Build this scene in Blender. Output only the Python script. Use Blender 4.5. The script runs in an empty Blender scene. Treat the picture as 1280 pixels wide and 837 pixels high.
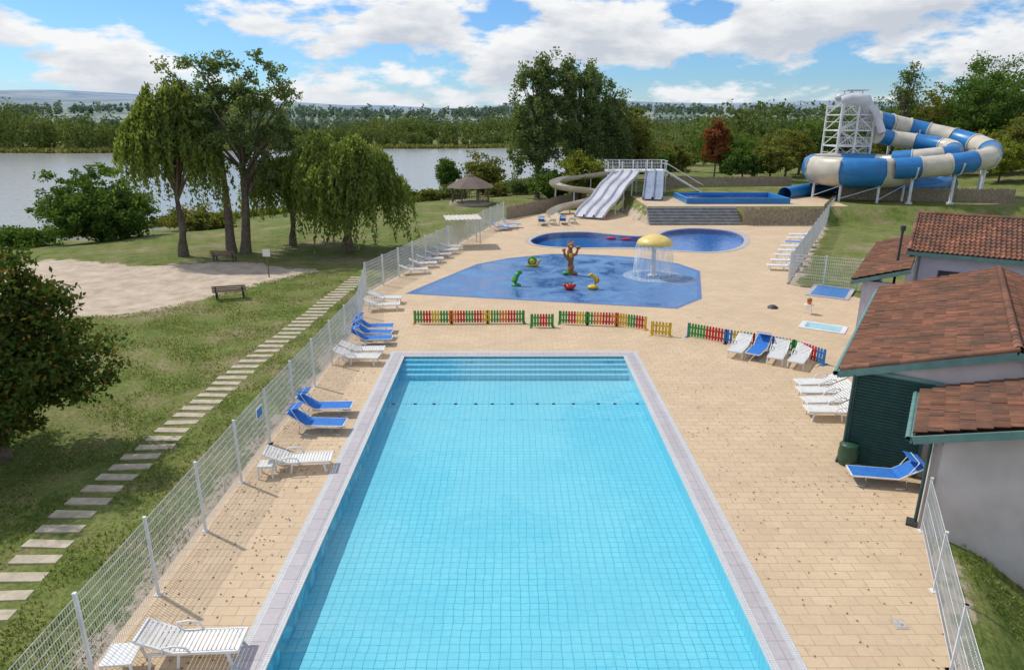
import bpy, math, random, bmesh
import numpy as np
from mathutils import Vector, Matrix
from mathutils.geometry import tessellate_polygon
random.seed(3)
RNG=np.random.default_rng(7)
S=bpy.context.scene
col=S.collection
# ---------------------------------------------------------------- node helpers
def nd(nt,t,**k):
    n=nt.nodes.new(t)
    for a,v in k.items():
        a2=a.replace('_',' ')
        if a2 in n.inputs: n.inputs[a2].default_value=v
        else: setattr(n,a,v)
    return n
def L(nt,a,b): nt.links.new(a,b)
def c4(c): return (c[0],c[1],c[2],1)
def newmat(name):
    m=bpy.data.materials.new(name); m.use_nodes=True
    nt=m.node_tree; b=nt.nodes['Principled BSDF']
    return m,nt,b
def ramp(nt,src,p0,p1,c0=(0,0,0),c1=(1,1,1)):
    r=nt.nodes.new('ShaderNodeValToRGB')
    r.color_ramp.elements[0].position=p0; r.color_ramp.elements[1].position=p1
    r.color_ramp.elements[0].color=c4(c0); r.color_ramp.elements[1].color=c4(c1)
    L(nt,src,r.inputs[0]); return r.outputs[0]
def mix(nt,f,a,b,mode='MIX'):
    m=nt.nodes.new('ShaderNodeMixRGB'); m.blend_type=mode
    for s,v in ((m.inputs[0],f),(m.inputs[1],a),(m.inputs[2],b)):
        if isinstance(v,bpy.types.NodeSocket): L(nt,v,s)
        elif isinstance(v,(int,float)): s.default_value=v
        else: s.default_value=c4(v)
    return m.outputs[0]
def pmat(name,c1,c2=None,rough=.6,scale=3,bump=0,bscale=25,metal=0,grime=.12):
    m,nt,b=newmat(name)
    if c2 is None: c2=tuple(x*(1-grime*1.6) for x in c1)
    tc=nd(nt,'ShaderNodeTexCoord')
    n=nd(nt,'ShaderNodeTexNoise',Scale=scale,Detail=4,Roughness=.6); L(nt,tc.outputs['Object'],n.inputs['Vector'])
    f=ramp(nt,n.outputs[0],.35,.65)
    L(nt,mix(nt,f,c1,c2),b.inputs['Base Color'])
    b.inputs['Roughness'].default_value=rough; b.inputs['Metallic'].default_value=metal
    if bump:
        n2=nd(nt,'ShaderNodeTexNoise',Scale=bscale,Detail=3); L(nt,tc.outputs['Object'],n2.inputs['Vector'])
        bp=nd(nt,'ShaderNodeBump',Strength=bump,Distance=.02); L(nt,n2.outputs[0],bp.inputs['Height']); L(nt,bp.outputs[0],b.inputs['Normal'])
    return m
def tilemat(name,c1,c2,cm,w,h,mort=.012,offset=0.5,rough=.6,bump=.3,distort=0,stain=(0,0,0),stainf=.3,bias=0,fine=.28,spots=0):
    m,nt,b=newmat(name)
    tc=nd(nt,'ShaderNodeTexCoord'); vec=tc.outputs['Object']
    if distort:
        n=nd(nt,'ShaderNodeTexNoise',Scale=1.6,Detail=2); L(nt,vec,n.inputs['Vector'])
        s=nd(nt,'ShaderNodeVectorMath',operation='SUBTRACT'); L(nt,n.outputs['Color'],s.inputs[0]); s.inputs[1].default_value=(.5,.5,.5)
        sc=nd(nt,'ShaderNodeVectorMath',operation='SCALE'); L(nt,s.outputs[0],sc.inputs[0]); sc.inputs['Scale'].default_value=distort
        ad=nd(nt,'ShaderNodeVectorMath',operation='ADD'); L(nt,vec,ad.inputs[0]); L(nt,sc.outputs[0],ad.inputs[1]); v2=ad.outputs[0]
    else: v2=vec
    br=nd(nt,'ShaderNodeTexBrick',Color1=c4(c1),Color2=c4(c2),Mortar=c4(cm),Scale=1.0)
    br.inputs['Mortar Size'].default_value=mort; br.inputs['Brick Width'].default_value=w; br.inputs['Row Height'].default_value=h
    br.inputs['Mortar Smooth'].default_value=.3; br.inputs['Bias'].default_value=bias
    br.offset=offset; L(nt,v2,br.inputs['Vector'])
    n=nd(nt,'ShaderNodeTexNoise',Scale=.4,Detail=7,Roughness=.68); L(nt,vec,n.inputs['Vector'])
    f=ramp(nt,n.outputs[0],.4,.72)
    mm=nd(nt,'ShaderNodeMath',operation='MULTIPLY'); L(nt,f,mm.inputs[0]); mm.inputs[1].default_value=stainf
    c=mix(nt,mm.outputs[0],br.outputs['Color'],stain)
    n3=nd(nt,'ShaderNodeTexNoise',Scale=9,Detail=3); L(nt,vec,n3.inputs['Vector'])
    c=mix(nt,.5,c,mix(nt,n3.outputs[0],(1-fine,)*3,(1+fine,)*3),'MULTIPLY')
    if spots:
        n4=nd(nt,'ShaderNodeTexNoise',Scale=1.7,Detail=6,Roughness=.8); L(nt,vec,n4.inputs['Vector'])
        m4=nd(nt,'ShaderNodeMath',operation='MULTIPLY'); L(nt,ramp(nt,n4.outputs[0],.58,.70),m4.inputs[0]); m4.inputs[1].default_value=spots
        c=mix(nt,m4.outputs[0],c,tuple(x*.5 for x in stain))
    L(nt,c,b.inputs['Base Color']); b.inputs['Roughness'].default_value=rough
    if bump:
        inv=nd(nt,'ShaderNodeMath',operation='SUBTRACT'); inv.inputs[0].default_value=1; L(nt,br.outputs['Fac'],inv.inputs[1])
        bp=nd(nt,'ShaderNodeBump',Strength=bump,Distance=.01); L(nt,inv.outputs[0],bp.inputs['Height']); L(nt,bp.outputs[0],b.inputs['Normal'])
    return m
def tintmat(name,c1,c2,rough=.9,attr='tint'):
    m,nt,b=newmat(name)
    a=nd(nt,'ShaderNodeAttribute',attribute_name=attr)
    tc=nd(nt,'ShaderNodeTexCoord'); n=nd(nt,'ShaderNodeTexNoise',Scale=1.0,Detail=7,Roughness=.7); L(nt,tc.outputs['Object'],n.inputs['Vector'])
    c=mix(nt,a.outputs['Fac'],c1,c2)
    c=mix(nt,ramp(nt,n.outputs[0],.40,.66),c,(.11,.075,.055))
    L(nt,c,b.inputs['Base Color']); b.inputs['Roughness'].default_value=rough; b.inputs['Specular IOR Level'].default_value=.25
    return m
def leafmat(name,c1,c2,c3=None,trans=.4):
    m,nt,b=newmat(name); nt.nodes.remove(b)
    out=[n for n in nt.nodes if n.type=='OUTPUT_MATERIAL'][0]
    a=nd(nt,'ShaderNodeAttribute',attribute_name='tint')
    g=nd(nt,'ShaderNodeNewGeometry')
    c=mix(nt,a.outputs['Fac'],c1,c2)
    if c3: c=mix(nt,ramp(nt,g.outputs['Random Per Island'],.82,.97),c,c3)
    v=ramp(nt,g.outputs['Random Per Island'],0,1,(.7,.7,.7),(1.25,1.25,1.25))
    c=mix(nt,1,c,v,'MULTIPLY')
    d=nd(nt,'ShaderNodeBsdfDiffuse'); t=nd(nt,'ShaderNodeBsdfTranslucent'); L(nt,c,d.inputs[0])
    L(nt,mix(nt,1,c,(1.5,1.4,.75),'MULTIPLY'),t.inputs[0])
    mx=nd(nt,'ShaderNodeMixShader'); mx.inputs[0].default_value=trans; L(nt,d.outputs[0],mx.inputs[1]); L(nt,t.outputs[0],mx.inputs[2])
    L(nt,mx.outputs[0],out.inputs[0]); return m
def watermat(name,tint,bump=.15,scale=2.5,ior=1.33):
    m,nt,b=newmat(name); nt.nodes.remove(b)
    out=[n for n in nt.nodes if n.type=='OUTPUT_MATERIAL'][0]
    tc=nd(nt,'ShaderNodeTexCoord')
    n=nd(nt,'ShaderNodeTexNoise',Scale=scale,Detail=3,Roughness=.55,Distortion=.6); L(nt,tc.outputs['Object'],n.inputs['Vector'])
    bp=nd(nt,'ShaderNodeBump',Strength=bump,Distance=.08); L(nt,n.outputs[0],bp.inputs['Height'])
    fr=nd(nt,'ShaderNodeFresnel',IOR=ior); L(nt,bp.outputs[0],fr.inputs['Normal'])
    t=nd(nt,'ShaderNodeBsdfTransparent'); t.inputs[0].default_value=c4(tint)
    g=nd(nt,'ShaderNodeBsdfGlossy',Roughness=.06); L(nt,bp.outputs[0],g.inputs['Normal']); g.inputs[0].default_value=(1,1,1,1)
    mx=nd(nt,'ShaderNodeMixShader'); L(nt,fr.outputs[0],mx.inputs[0]); L(nt,t.outputs[0],mx.inputs[1]); L(nt,g.outputs[0],mx.inputs[2])
    L(nt,mx.outputs[0],out.inputs[0]); return m
# ---------------------------------------------------------------- mesh builder
def mkempty(name,loc,rz=0):
    e=bpy.data.objects.new(name,None); e.location=loc; e.rotation_euler=(0,0,rz); e.empty_display_size=.3
    col.objects.link(e); return e
class MB:
    def __init__(s): s.v=[];s.f=[];s.m=[];s.sm=[];s.t=[]
    def add(s,vs,fs,m=0,smooth=False,tint=.5):
        o=len(s.v); s.v.extend([tuple(p) for p in vs])
        for f in fs:
            s.f.append(tuple(i+o for i in f)); s.m.append(m); s.sm.append(smooth); s.t.append(tint)
    def box(s,c,d,m=0,rz=0,ry=0,rx=0):
        R=Matrix.Rotation(rz,3,'Z')@Matrix.Rotation(ry,3,'Y')@Matrix.Rotation(rx,3,'X'); c=Vector(c)
        hx,hy,hz=d[0]/2,d[1]/2,d[2]/2
        vs=[c+R@Vector((x*hx,y*hy,z*hz)) for z in(-1,1) for y in(-1,1) for x in(-1,1)]
        s.add(vs,[(0,2,3,1),(4,5,7,6),(0,1,5,4),(2,6,7,3),(0,4,6,2),(1,3,7,5)],m)
    def beam(s,p,q,w,h,m=0):
        p=Vector(p);q=Vector(q);d=q-p;l=d.length
        R=d.to_track_quat('X','Z').to_matrix(); c=(p+q)/2
        vs=[c+R@Vector((x*l/2,y*w/2,z*h/2)) for z in(-1,1) for y in(-1,1) for x in(-1,1)]
        s.add(vs,[(0,2,3,1),(4,5,7,6),(0,1,5,4),(2,6,7,3),(0,4,6,2),(1,3,7,5)],m)
    def cyl(s,p,q,r,m=0,r2=None,n=8,caps=True):
        p=Vector(p);q=Vector(q); r2=r if r2 is None else r2
        R=(q-p).to_track_quat('Z','Y').to_matrix(); vs=[]
        for c,rr in((p,r),(q,r2)):
            for i in range(n):
                a=2*math.pi*i/n; vs.append(c+R@Vector((rr*math.cos(a),rr*math.sin(a),0)))
        s.add(vs,[(i,(i+1)%n,n+(i+1)%n,n+i) for i in range(n)],m,True)
        if caps: s.add(vs[:n],[tuple(range(n))[::-1]],m); s.add(vs[n:],[tuple(range(n))],m)
    def tube(s,pts,r,m=0,n=8,arc=(0,2*math.pi),mf=None):
        pts=[Vector(p) for p in pts]; N=len(pts); full=abs(arc[1]-arc[0]-2*math.pi)<1e-3; k=n if full else n+1; vs=[]
        rs=r if hasattr(r,'__len__') else [r]*N
        for i,p in enumerate(pts):
            d=(pts[min(i+1,N-1)]-pts[max(i-1,0)]).normalized()
            sd=d.cross(Vector((0,0,1)))
            if sd.length<1e-3: sd=Vector((1,0,0))
            sd.normalize(); up=sd.cross(d)
            for j in range(k):
                a=arc[0]+(arc[1]-arc[0])*j/n; vs.append(p+(sd*math.cos(a)+up*math.sin(a))*rs[i])
        base=len(s.v); s.v.extend([tuple(p) for p in vs])
        for i in range(N-1):
            mm=mf(i) if mf else m
            for j in range(n):
                f=(i*k+j,i*k+(j+1)%k,(i+1)*k+(j+1)%k,(i+1)*k+j)
                s.f.append(tuple(q+base for q in f)); s.m.append(mm); s.sm.append(True); s.t.append(.5)
    def sph(s,c,r,m=0,nu=12,nv=8,v0=0,v1=math.pi):
        if not hasattr(r,'__len__'): r=(r,r,r)
        vs=[(c[0]+r[0]*math.sin(v0+(v1-v0)*j/nv)*math.cos(2*math.pi*i/nu),c[1]+r[1]*math.sin(v0+(v1-v0)*j/nv)*math.sin(2*math.pi*i/nu),c[2]+r[2]*math.cos(v0+(v1-v0)*j/nv)) for j in range(nv+1) for i in range(nu)]
        s.add(vs,[(j*nu+i,(j+1)*nu+i,(j+1)*nu+(i+1)%nu,j*nu+(i+1)%nu) for j in range(nv) for i in range(nu)],m,True)
    def lathe(s,prof,c,m=0,n=24,mf=None):
        vs=[(c[0]+r*math.cos(2*math.pi*i/n),c[1]+r*math.sin(2*math.pi*i/n),c[2]+z) for r,z in prof for i in range(n)]
        o=len(s.v); s.v.extend(vs)
        for j in range(len(prof)-1):
            for i in range(n):
                s.f.append((o+j*n+i,o+j*n+(i+1)%n,o+(j+1)*n+(i+1)%n,o+(j+1)*n+i)); s.m.append(mf(i,j) if mf else m); s.sm.append(True); s.t.append(.5)
    def prism(s,poly,z0,z1,m=0):
        n=len(poly); vs=[(x,y,z1) for x,y in poly]+[(x,y,z0) for x,y in poly]
        tr=tessellate_polygon([[Vector((x,y,0)) for x,y in poly]])
        s.add(vs,[tuple(t) for t in tr],m)
        s.add(vs,[(i,(i+1)%n,n+(i+1)%n,n+i) for i in range(n)],m)
    def obj(s,name,mats,loc=(0,0,0),rz=0,parent=None,tint=False,bevel=0):
        me=bpy.data.meshes.new(name); me.from_pydata(s.v,[],s.f)
        me.polygons.foreach_set('material_index',s.m); me.polygons.foreach_set('use_smooth',s.sm)
        if tint:
            a=me.attributes.new('tint','FLOAT','FACE'); a.data.foreach_set('value',s.t)
        for m in mats: me.materials.append(m)
        me.update()
        o=bpy.data.objects.new(name,me); o.location=loc; o.rotation_euler=(0,0,rz); col.objects.link(o)
        if parent: o.parent=parent
        if bevel:
            b=o.modifiers.new('bevel','BEVEL'); b.width=bevel; b.segments=2; b.limit_method='ANGLE'
        return o
def inst(o,name,loc,rz):
    n=bpy.data.objects.new(name,o.data); n.location=loc; n.rotation_euler=(0,0,rz); col.objects.link(n); return n
def catmull(pts,k=8,closed=True):
    out=[];n=len(pts); P=[np.array(p,float) for p in pts]
    for i in (range(n) if closed else range(n-1)):
        if closed: a,b,c,d=P[i-1],P[i],P[(i+1)%n],P[(i+2)%n]
        else: a,b,c,d=P[max(i-1,0)],P[i],P[i+1],P[min(i+2,n-1)]
        for j in range(k):
            t=j/k; out.append(tuple(.5*((2*b)+(-a+c)*t+(2*a-5*b+4*c-d)*t*t+(-a+3*b-3*c+d)*t**3)))
    if not closed: out.append(tuple(P[-1]))
    return out
# ---------------------------------------------------------------- layout (metres)
deck=[(-8.25,1),(-8.2,20),(-7.9,33),(-9.0,40.6),(-0.9,72.2),(6,80),(12.5,80),(13.8,69),(31.6,69),(18,43.2),(22,38),(22,30),(16,22),(10.9,15.6),(8.65,10.75),(7.3,7.6),(7.1,1)]
kid=catmull([(1.8,60),(2.5,57.3),(5.5,56.2),(10.1,56.2),(15.7,54.4),(18.8,56.2),(20.9,60.8),(21.0,64.8),(18,66.6),(15.2,65.2),(13.4,62.6),(11.4,62.0),(9.4,62.9),(6.9,64.4),(3.6,63.6)],8)
pad=[(-6.3,40.9),(9.44,37.5),(11.2,39.6),(13.1,47.2),(12.2,49.6),(9.95,51.7),(6.8,52.9),(3.3,53.3),(0,51.6),(-2.3,49.4)]
PX0,PX1,PY0,PY1=-4.84,5.16,4.2,29.2
def inpoly(x,y,poly):
    c=np.zeros(x.shape,bool); n=len(poly)
    for i in range(n):
        x1,y1=poly[i];x2,y2=poly[(i+1)%n]
        if y1==y2: continue
        c^=((y1>y)!=(y2>y))&(x<(x2-x1)*(y-y1)/(y2-y1)+x1)
    return c
def dpoly(x,y,poly):
    d=np.full(x.shape,1e9); n=len(poly)
    for i in range(n):
        x1,y1=poly[i];x2,y2=poly[(i+1)%n]; dx,dy=x2-x1,y2-y1
        t=np.clip(((x-x1)*dx+(y-y1)*dy)/(dx*dx+dy*dy),0,1)
        d=np.minimum(d,np.hypot(x-x1-t*dx,y-y1-t*dy))
    return d
def ss(t): t=np.clip(t,0,1); return t*t*(3-2*t)
LAKE=-3.05
def shoreY(x): return np.interp(x,[-400,-100,-60,-20,10,40,80,400],[15,50,74,118,160,215,262,320])
def farY(x): return np.interp(x,[-500,-130,-90,100,400],[272,285,320,335,345])+6*np.sin(x*.045)
def terr(x,y):
    x=np.asarray(x,float);y=np.asarray(y,float)
    d=(shoreY(x)-y)*.62+1.5*np.sin(x*.3)*.6
    z=-.07-2.95*ss(1-d/34)**1.2
    z=np.where(d<0,-3.02-np.minimum(2.5,-d*.12),z)
    z=z+.10*(np.sin(x*.55+1)*np.sin(y*.41)-.9)*ss((-x-9.5)/5)*(d>0)
    fy=farY(x); zf=-2.7+ss((y-fy)/40)*1.0+np.clip(y-fy-150,0,1e9)*.004
    far=ss((y-650)/2400)
    zf=zf+far*(34+26*np.sin(x*.0011+1.0)+80*ss((-x-350)/1500)+9*np.sin(x*.006)+7*np.sin(x*.0023+y*.002))
    z=np.where(y>fy,np.maximum(zf,z),z)
    s=(x-8.65)*.89-(y-10.75)*.46
    z=z-1.3*ss((s-.2)/3.2)*ss((24-y)/5)
    z=z+1.57*ss((x-12.6)/1.6)*ss((y-69.6)/1.2)*ss((160-y)/50)
    z=z+4*ss((x-50)/60)*ss((y-40)/50)*ss((250-y)/60)
    return z
# ---------------------------------------------------------------- materials
M={}
M['white']=pmat('white_plastic',(.8,.8,.78),rough=.4,scale=4,grime=.08)
M['wpaint']=pmat('white_paint',(.76,.77,.77),rough=.45,scale=2)
M['blue']=pmat('blue_fabric',(.02,.14,.5),(.03,.19,.58),rough=.8,scale=6)
M['dark']=pmat('dark_metal',(.04,.045,.05),rough=.5)
M['wood']=pmat('weathered_wood',(.22,.15,.10),(.13,.095,.07),rough=.85,scale=6,bump=.3)
M['wood2']=pmat('palisade_wood',(.36,.29,.21),(.2,.16,.12),rough=.85,scale=5,bump=.3)
M['stone']=pmat('concrete_slab',(.52,.45,.34),(.36,.31,.22),rough=.85,scale=4,bump=.3)
M['step']=pmat('grey_stone',(.27,.27,.27),(.17,.17,.18),rough=.85,scale=2,bump=.3)
M['bark']=pmat('bark',(.19,.15,.11),(.09,.072,.054),rough=.95,scale=6,bump=.6,bscale=14)
M['plaster']=pmat('plaster',(.64,.58,.57),(.52,.47,.46),rough=.9,scale=.9,bump=.15,bscale=60)
M['lplaster']=pmat('lavender_plaster',(.6,.58,.66),(.52,.5,.58),rough=.9,scale=1.1)
M['teal']=pmat('teal_paint',(.15,.29,.27),(.11,.23,.21),rough=.5,scale=3)
M['dgreen']=pmat('green_shutter',(.022,.085,.075),(.016,.06,.055),rough=.5,scale=3)
M['roof']=tintmat('terracotta_tile',(.17,.072,.045),(.34,.155,.095))
M['cream']=pmat('cream_fibreglass',(.62,.57,.47),(.50,.46,.37),rough=.35,scale=.8)
M['sblue']=pmat('blue_fibreglass',(.015,.20,.50),(.02,.15,.40),rough=.35,scale=.8)
M['slide']=pmat('slide_fibreglass',(.64,.64,.68),(.52,.52,.57),rough=.3,scale=.7)
M['sgrey']=pmat('slide_grey',(.30,.34,.42),(.2,.25,.33),rough=.3,scale=.8)
for k,c in dict(red=(.6,.02,.015),green=(.03,.32,.05),yellow=(.75,.5,.03),orange=(.75,.2,.02),pblue=(.02,.2,.55)).items():
    M[k]=pmat('paint_'+k,c,rough=.45,scale=5,grime=.18)
M['deck']=tilemat('beige_paving',(.63,.48,.315),(.575,.43,.275),(.34,.245,.16),.5,.3,mort=.008,stain=(.44,.325,.215),stainf=.55,rough=.8,bump=.3,fine=.2,spots=.3)
M['cope']=tilemat('coping_slabs',(.50,.46,.48),(.44,.41,.43),(.28,.26,.26),.5,.5,mort=.01,offset=0,rough=.6,stain=(.34,.31,.31),stainf=.45,bump=.3)
M['gut']=tilemat('gutter_grating',(.66,.66,.66),(.6,.6,.6),(.4,.41,.42),.06,.06,mort=.008,offset=0,rough=.5,bump=.4,stain=(.45,.45,.45),stainf=.5)
M['pool']=tilemat('pool_tiles',(.215,.635,.76),(.195,.605,.735),(.075,.375,.52),.22,.22,mort=.011,offset=0,rough=.3,bump=0,distort=.12,stain=(.16,.53,.67),stainf=.6,fine=.15)
M['pooledge']=pmat('pool_step_edge',(.10,.42,.60),rough=.4)
M['kpool']=tilemat('blue_pool_floor',(.02,.20,.55),(.025,.23,.58),(.015,.14,.42),.3,.3,mort=.012,offset=0,rough=.3,bump=0,distort=.1,stain=(.015,.15,.45),stainf=.5)
def mkpad():
    m,nt,b=newmat('splash_pad_rubber')
    tc=nd(nt,'ShaderNodeTexCoord'); n=nd(nt,'ShaderNodeTexNoise',Scale=.4,Detail=8,Roughness=.7,Distortion=.5); L(nt,tc.outputs['Object'],n.inputs['Vector'])
    v=nd(nt,'ShaderNodeTexNoise',Scale=14,Detail=2); L(nt,tc.outputs['Object'],v.inputs['Vector'])
    c=mix(nt,ramp(nt,n.outputs[0],.38,.60),(.02,.095,.30),(.11,.25,.47))
    c=mix(nt,ramp(nt,v.outputs[0],.45,.7),c,(.12,.24,.44)); L(nt,c,b.inputs['Base Color'])
    L(nt,ramp(nt,n.outputs[0],.38,.58,(.07,.07,.07),(.6,.6,.6)),b.inputs['Roughness'])
    return m
M['pad']=mkpad()
M['water']=watermat('pool_water',(.96,.99,.99),bump=.14,scale=1.3,ior=1.40)
M['kwater']=watermat('blue_pool_water',(.85,.95,.99),bump=.2,scale=2.5)
def mklake():
    m,nt,b=newmat('lake_water')
    tc=nd(nt,'ShaderNodeTexCoord'); mp=nd(nt,'ShaderNodeMapping'); mp.inputs['Scale'].default_value=(.25,.7,1); L(nt,tc.outputs['Object'],mp.inputs[0])
    n=nd(nt,'ShaderNodeTexNoise',Scale=1.0,Detail=4,Roughness=.6); L(nt,mp.outputs[0],n.inputs['Vector'])
    bp=nd(nt,'ShaderNodeBump',Strength=.5,Distance=.3); L(nt,n.outputs[0],bp.inputs['Height']); L(nt,bp.outputs[0],b.inputs['Normal'])
    b.inputs['Base Color'].default_value=(.30,.31,.29,1); b.inputs['Roughness'].default_value=.2; b.inputs['IOR'].default_value=1.5
    return m
M['lake']=mklake()
def mkground():
    m,nt,b=newmat('grass_ground')
    g=nd(nt,'ShaderNodeNewGeometry'); pos=g.outputs['Position']
    def no(s,d=5,r=.6):
        n=nd(nt,'ShaderNodeTexNoise',Scale=s,Detail=d,Roughness=r); L(nt,pos,n.inputs['Vector']); return n.outputs[0]
    med=no(.9,7,.72); fine=no(9,4,.7); big=no(.22,7,.75)
    c=mix(nt,ramp(nt,med,.36,.62),(.085,.125,.028),(.185,.225,.06))
    c=mix(nt,ramp(nt,big,.44,.56),c,(.20,.20,.075))
    c=mix(nt,ramp(nt,big,.54,.64),c,(.29,.24,.15))
    c=mix(nt,.9,c,ramp(nt,fine,.25,.75,(.45,.45,.45),(1.4,1.4,1.4)),'MULTIPLY')
    a=nd(nt,'ShaderNodeAttribute',attribute_name='sand')
    ad=nd(nt,'ShaderNodeMath',operation='ADD'); L(nt,a.outputs['Fac'],ad.inputs[0]); L(nt,med,ad.inputs[1])
    sf=ramp(nt,ad.outputs[0],.92,1.08)
    sc=mix(nt,ramp(nt,med,.35,.65),(.62,.51,.40),(.40,.325,.245))
    c=mix(nt,sf,c,sc)
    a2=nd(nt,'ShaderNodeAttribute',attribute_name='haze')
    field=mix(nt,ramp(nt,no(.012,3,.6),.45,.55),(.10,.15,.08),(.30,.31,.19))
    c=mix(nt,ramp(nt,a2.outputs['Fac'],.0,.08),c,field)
    c=mix(nt,ramp(nt,a2.outputs['Fac'],.10,.8),c,mix(nt,ramp(nt,no(.004,5,.7),.45,.56),(.17,.25,.36),(.30,.36,.44)))  # distance haze painted into the base colour: far ground turns bluish
    L(nt,c,b.inputs['Base Color']); b.inputs['Roughness'].default_value=.95; b.inputs['Specular IOR Level'].default_value=.1
    bp=nd(nt,'ShaderNodeBump',Strength=.6,Distance=.08); L(nt,fine,bp.inputs['Height']); L(nt,bp.outputs[0],b.inputs['Normal'])
    return m
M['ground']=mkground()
# ---------------------------------------------------------------- ground
ax=np.concatenate([np.linspace(-5000,-400,24)[:-1],np.linspace(-400,-80,33)[:-1],np.linspace(-80,90,171)[:-1],np.linspace(90,400,32)[:-1],np.linspace(400,5000,24)])
ay=np.concatenate([np.linspace(-400,-10,14)[:-1],np.linspace(-10,140,151)[:-1],np.linspace(140,420,57)[:-1],np.linspace(420,6000,70)])
X,Y=np.meshgrid(ax,ay); Z=terr(X,Y)
ins=inpoly(X,Y,deck)&(dpoly(X,Y,deck)>.45); Z=np.where(ins,-2.2,Z)
nx,ny=len(ax),len(ay)
V=np.stack([X,Y,Z],-1).reshape(-1,3)
idx=np.arange(nx*ny).reshape(ny,nx)
F=np.stack([idx[:-1,:-1],idx[:-1,1:],idx[1:,1:],idx[1:,:-1]],-1).reshape(-1,4)
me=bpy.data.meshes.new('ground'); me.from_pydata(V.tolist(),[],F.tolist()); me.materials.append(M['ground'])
beach=[(-36,52),(-34,40),(-27,36.5),(-21.5,36.2),(-17.5,42),(-14.3,48.5),(-20,50.5),(-28,50)]
sd=np.where(inpoly(X,Y,beach),1,-1)*dpoly(X,Y,beach)
sand=np.clip(.52+sd*.22,0,1)
dk=dpoly(X,Y,deck); sand=np.maximum(sand,np.where(inpoly(X,Y,deck),.6,np.clip(.62-dk*.35,0,1)))
d_=(shoreY(X)-Y); sand=np.maximum(sand,np.clip(.55-abs(d_)*.05,0,1)*(X<-20))
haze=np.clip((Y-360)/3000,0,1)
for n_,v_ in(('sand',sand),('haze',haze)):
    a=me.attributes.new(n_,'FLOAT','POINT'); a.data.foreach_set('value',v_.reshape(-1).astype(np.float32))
me.polygons.foreach_set('use_smooth',[True]*len(F)); me.update()
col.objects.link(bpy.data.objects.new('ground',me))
b=MB(); b.add([(-2500,-100,LAKE),(420,-100,LAKE),(420,450,LAKE),(-2500,450,LAKE)],[(0,1,2,3)]); b.obj('lake_water',[M['lake']])
# ---------------------------------------------------------------- deck with pool openings
pr=[(PX0,PY0),(PX1,PY0),(PX1,PY1),(PX0,PY1)]
loops=[[Vector((x,y,0)) for x,y in l] for l in(deck,pr,[(p[0],p[1]) for p in kid])]
tri=tessellate_polygon(loops); vv=[v for l in loops for v in l]
b=MB(); b.add(vv,[tuple(t) for t in tri])
n=len(deck); b.add([(x,y,0) for x,y in deck]+[(x,y,-2) for x,y in deck],[(i,(i+1)%n,n+(i+1)%n,n+i) for i in range(n)],1)
o=b.obj('pool_deck',[M['deck'],M['stone']])
bm=bmesh.new(); bm.from_mesh(o.data)
for f in bm.faces:
    if abs(f.normal.z)>.5 and f.normal.z<0: f.normal_flip()
bm.to_mesh(o.data); bm.free()
# main pool
pool=mkempty('swimming_pool',(0,0,0))
b=MB(); D=-.6
b.add([(PX0,PY0,D),(PX1,PY0,D),(PX1,PY1,D),(PX0,PY1,D)],[(0,1,2,3)])
q=[(PX0,PY0),(PX1,PY0),(PX1,PY1),(PX0,PY1)]
b.add([(x,y,.0) for x,y in q]+[(x,y,D) for x,y in q],[(i,4+i,4+(i+1)%4,(i+1)%4) for i in range(4)])
for i in range(4):
    y=PY1-.36*(i+1); b.box(((PX0+PX1)/2,(y+PY1-.36*i)/2,(-.1*(i+1)+D)/2),(PX1-PX0-.01,.36,-D-.1*(i+1)),0)
    b.box(((PX0+PX1)/2,y+.03,-.1*(i+1)+.002),(PX1-PX0-.02,.06,.012),1)
b.obj('basin',[M['pool'],M['pooledge']],parent=pool)
b=MB(); b.add([(PX0,PY0,-.05),(PX1,PY0,-.05),(PX1,PY1,-.05),(PX0,PY1,-.05)],[(0,1,2,3)]); b.obj('water_surface',[M['water']],parent=pool)
def ring(b,i,o,z,h,m):
    x0,x1,y0,y1=PX0-i,PX1+i,PY0-i,PY1+i; w=o-i
    b.box((x0-w/2,(y0+y1)/2,z+h/2),(w,y1-y0+2*w,h),m); b.box((x1+w/2,(y0+y1)/2,z+h/2),(w,y1-y0+2*w,h),m)
    b.box(((x0+x1)/2,y0-w/2,z+h/2),(x1-x0,w,h),m); b.box(((x0+x1)/2,y1+w/2,z+h/2),(x1-x0,w,h),m)
b=MB(); ring(b,-.04,.11,-.04,.056,1); ring(b,.112,.50,-.03,.052,0); ring(b,.502,.66,-.03,.045,1); b.obj('coping',[M['cope'],M['gut']],parent=pool)
b=MB(); b.cyl((PX0,23.9,-.045),(PX1,23.9,-.045),.006,0,n=5)
for i in range(13):
    x=PX0+.45+i*.76+random.uniform(-.12,.12); b.cyl((x-.06,23.9,-.045),(x+.06,23.9,-.045),.03,1,n=8)
b.obj('float_line',[M['pooledge'],M['dark']],parent=pool)
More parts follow.
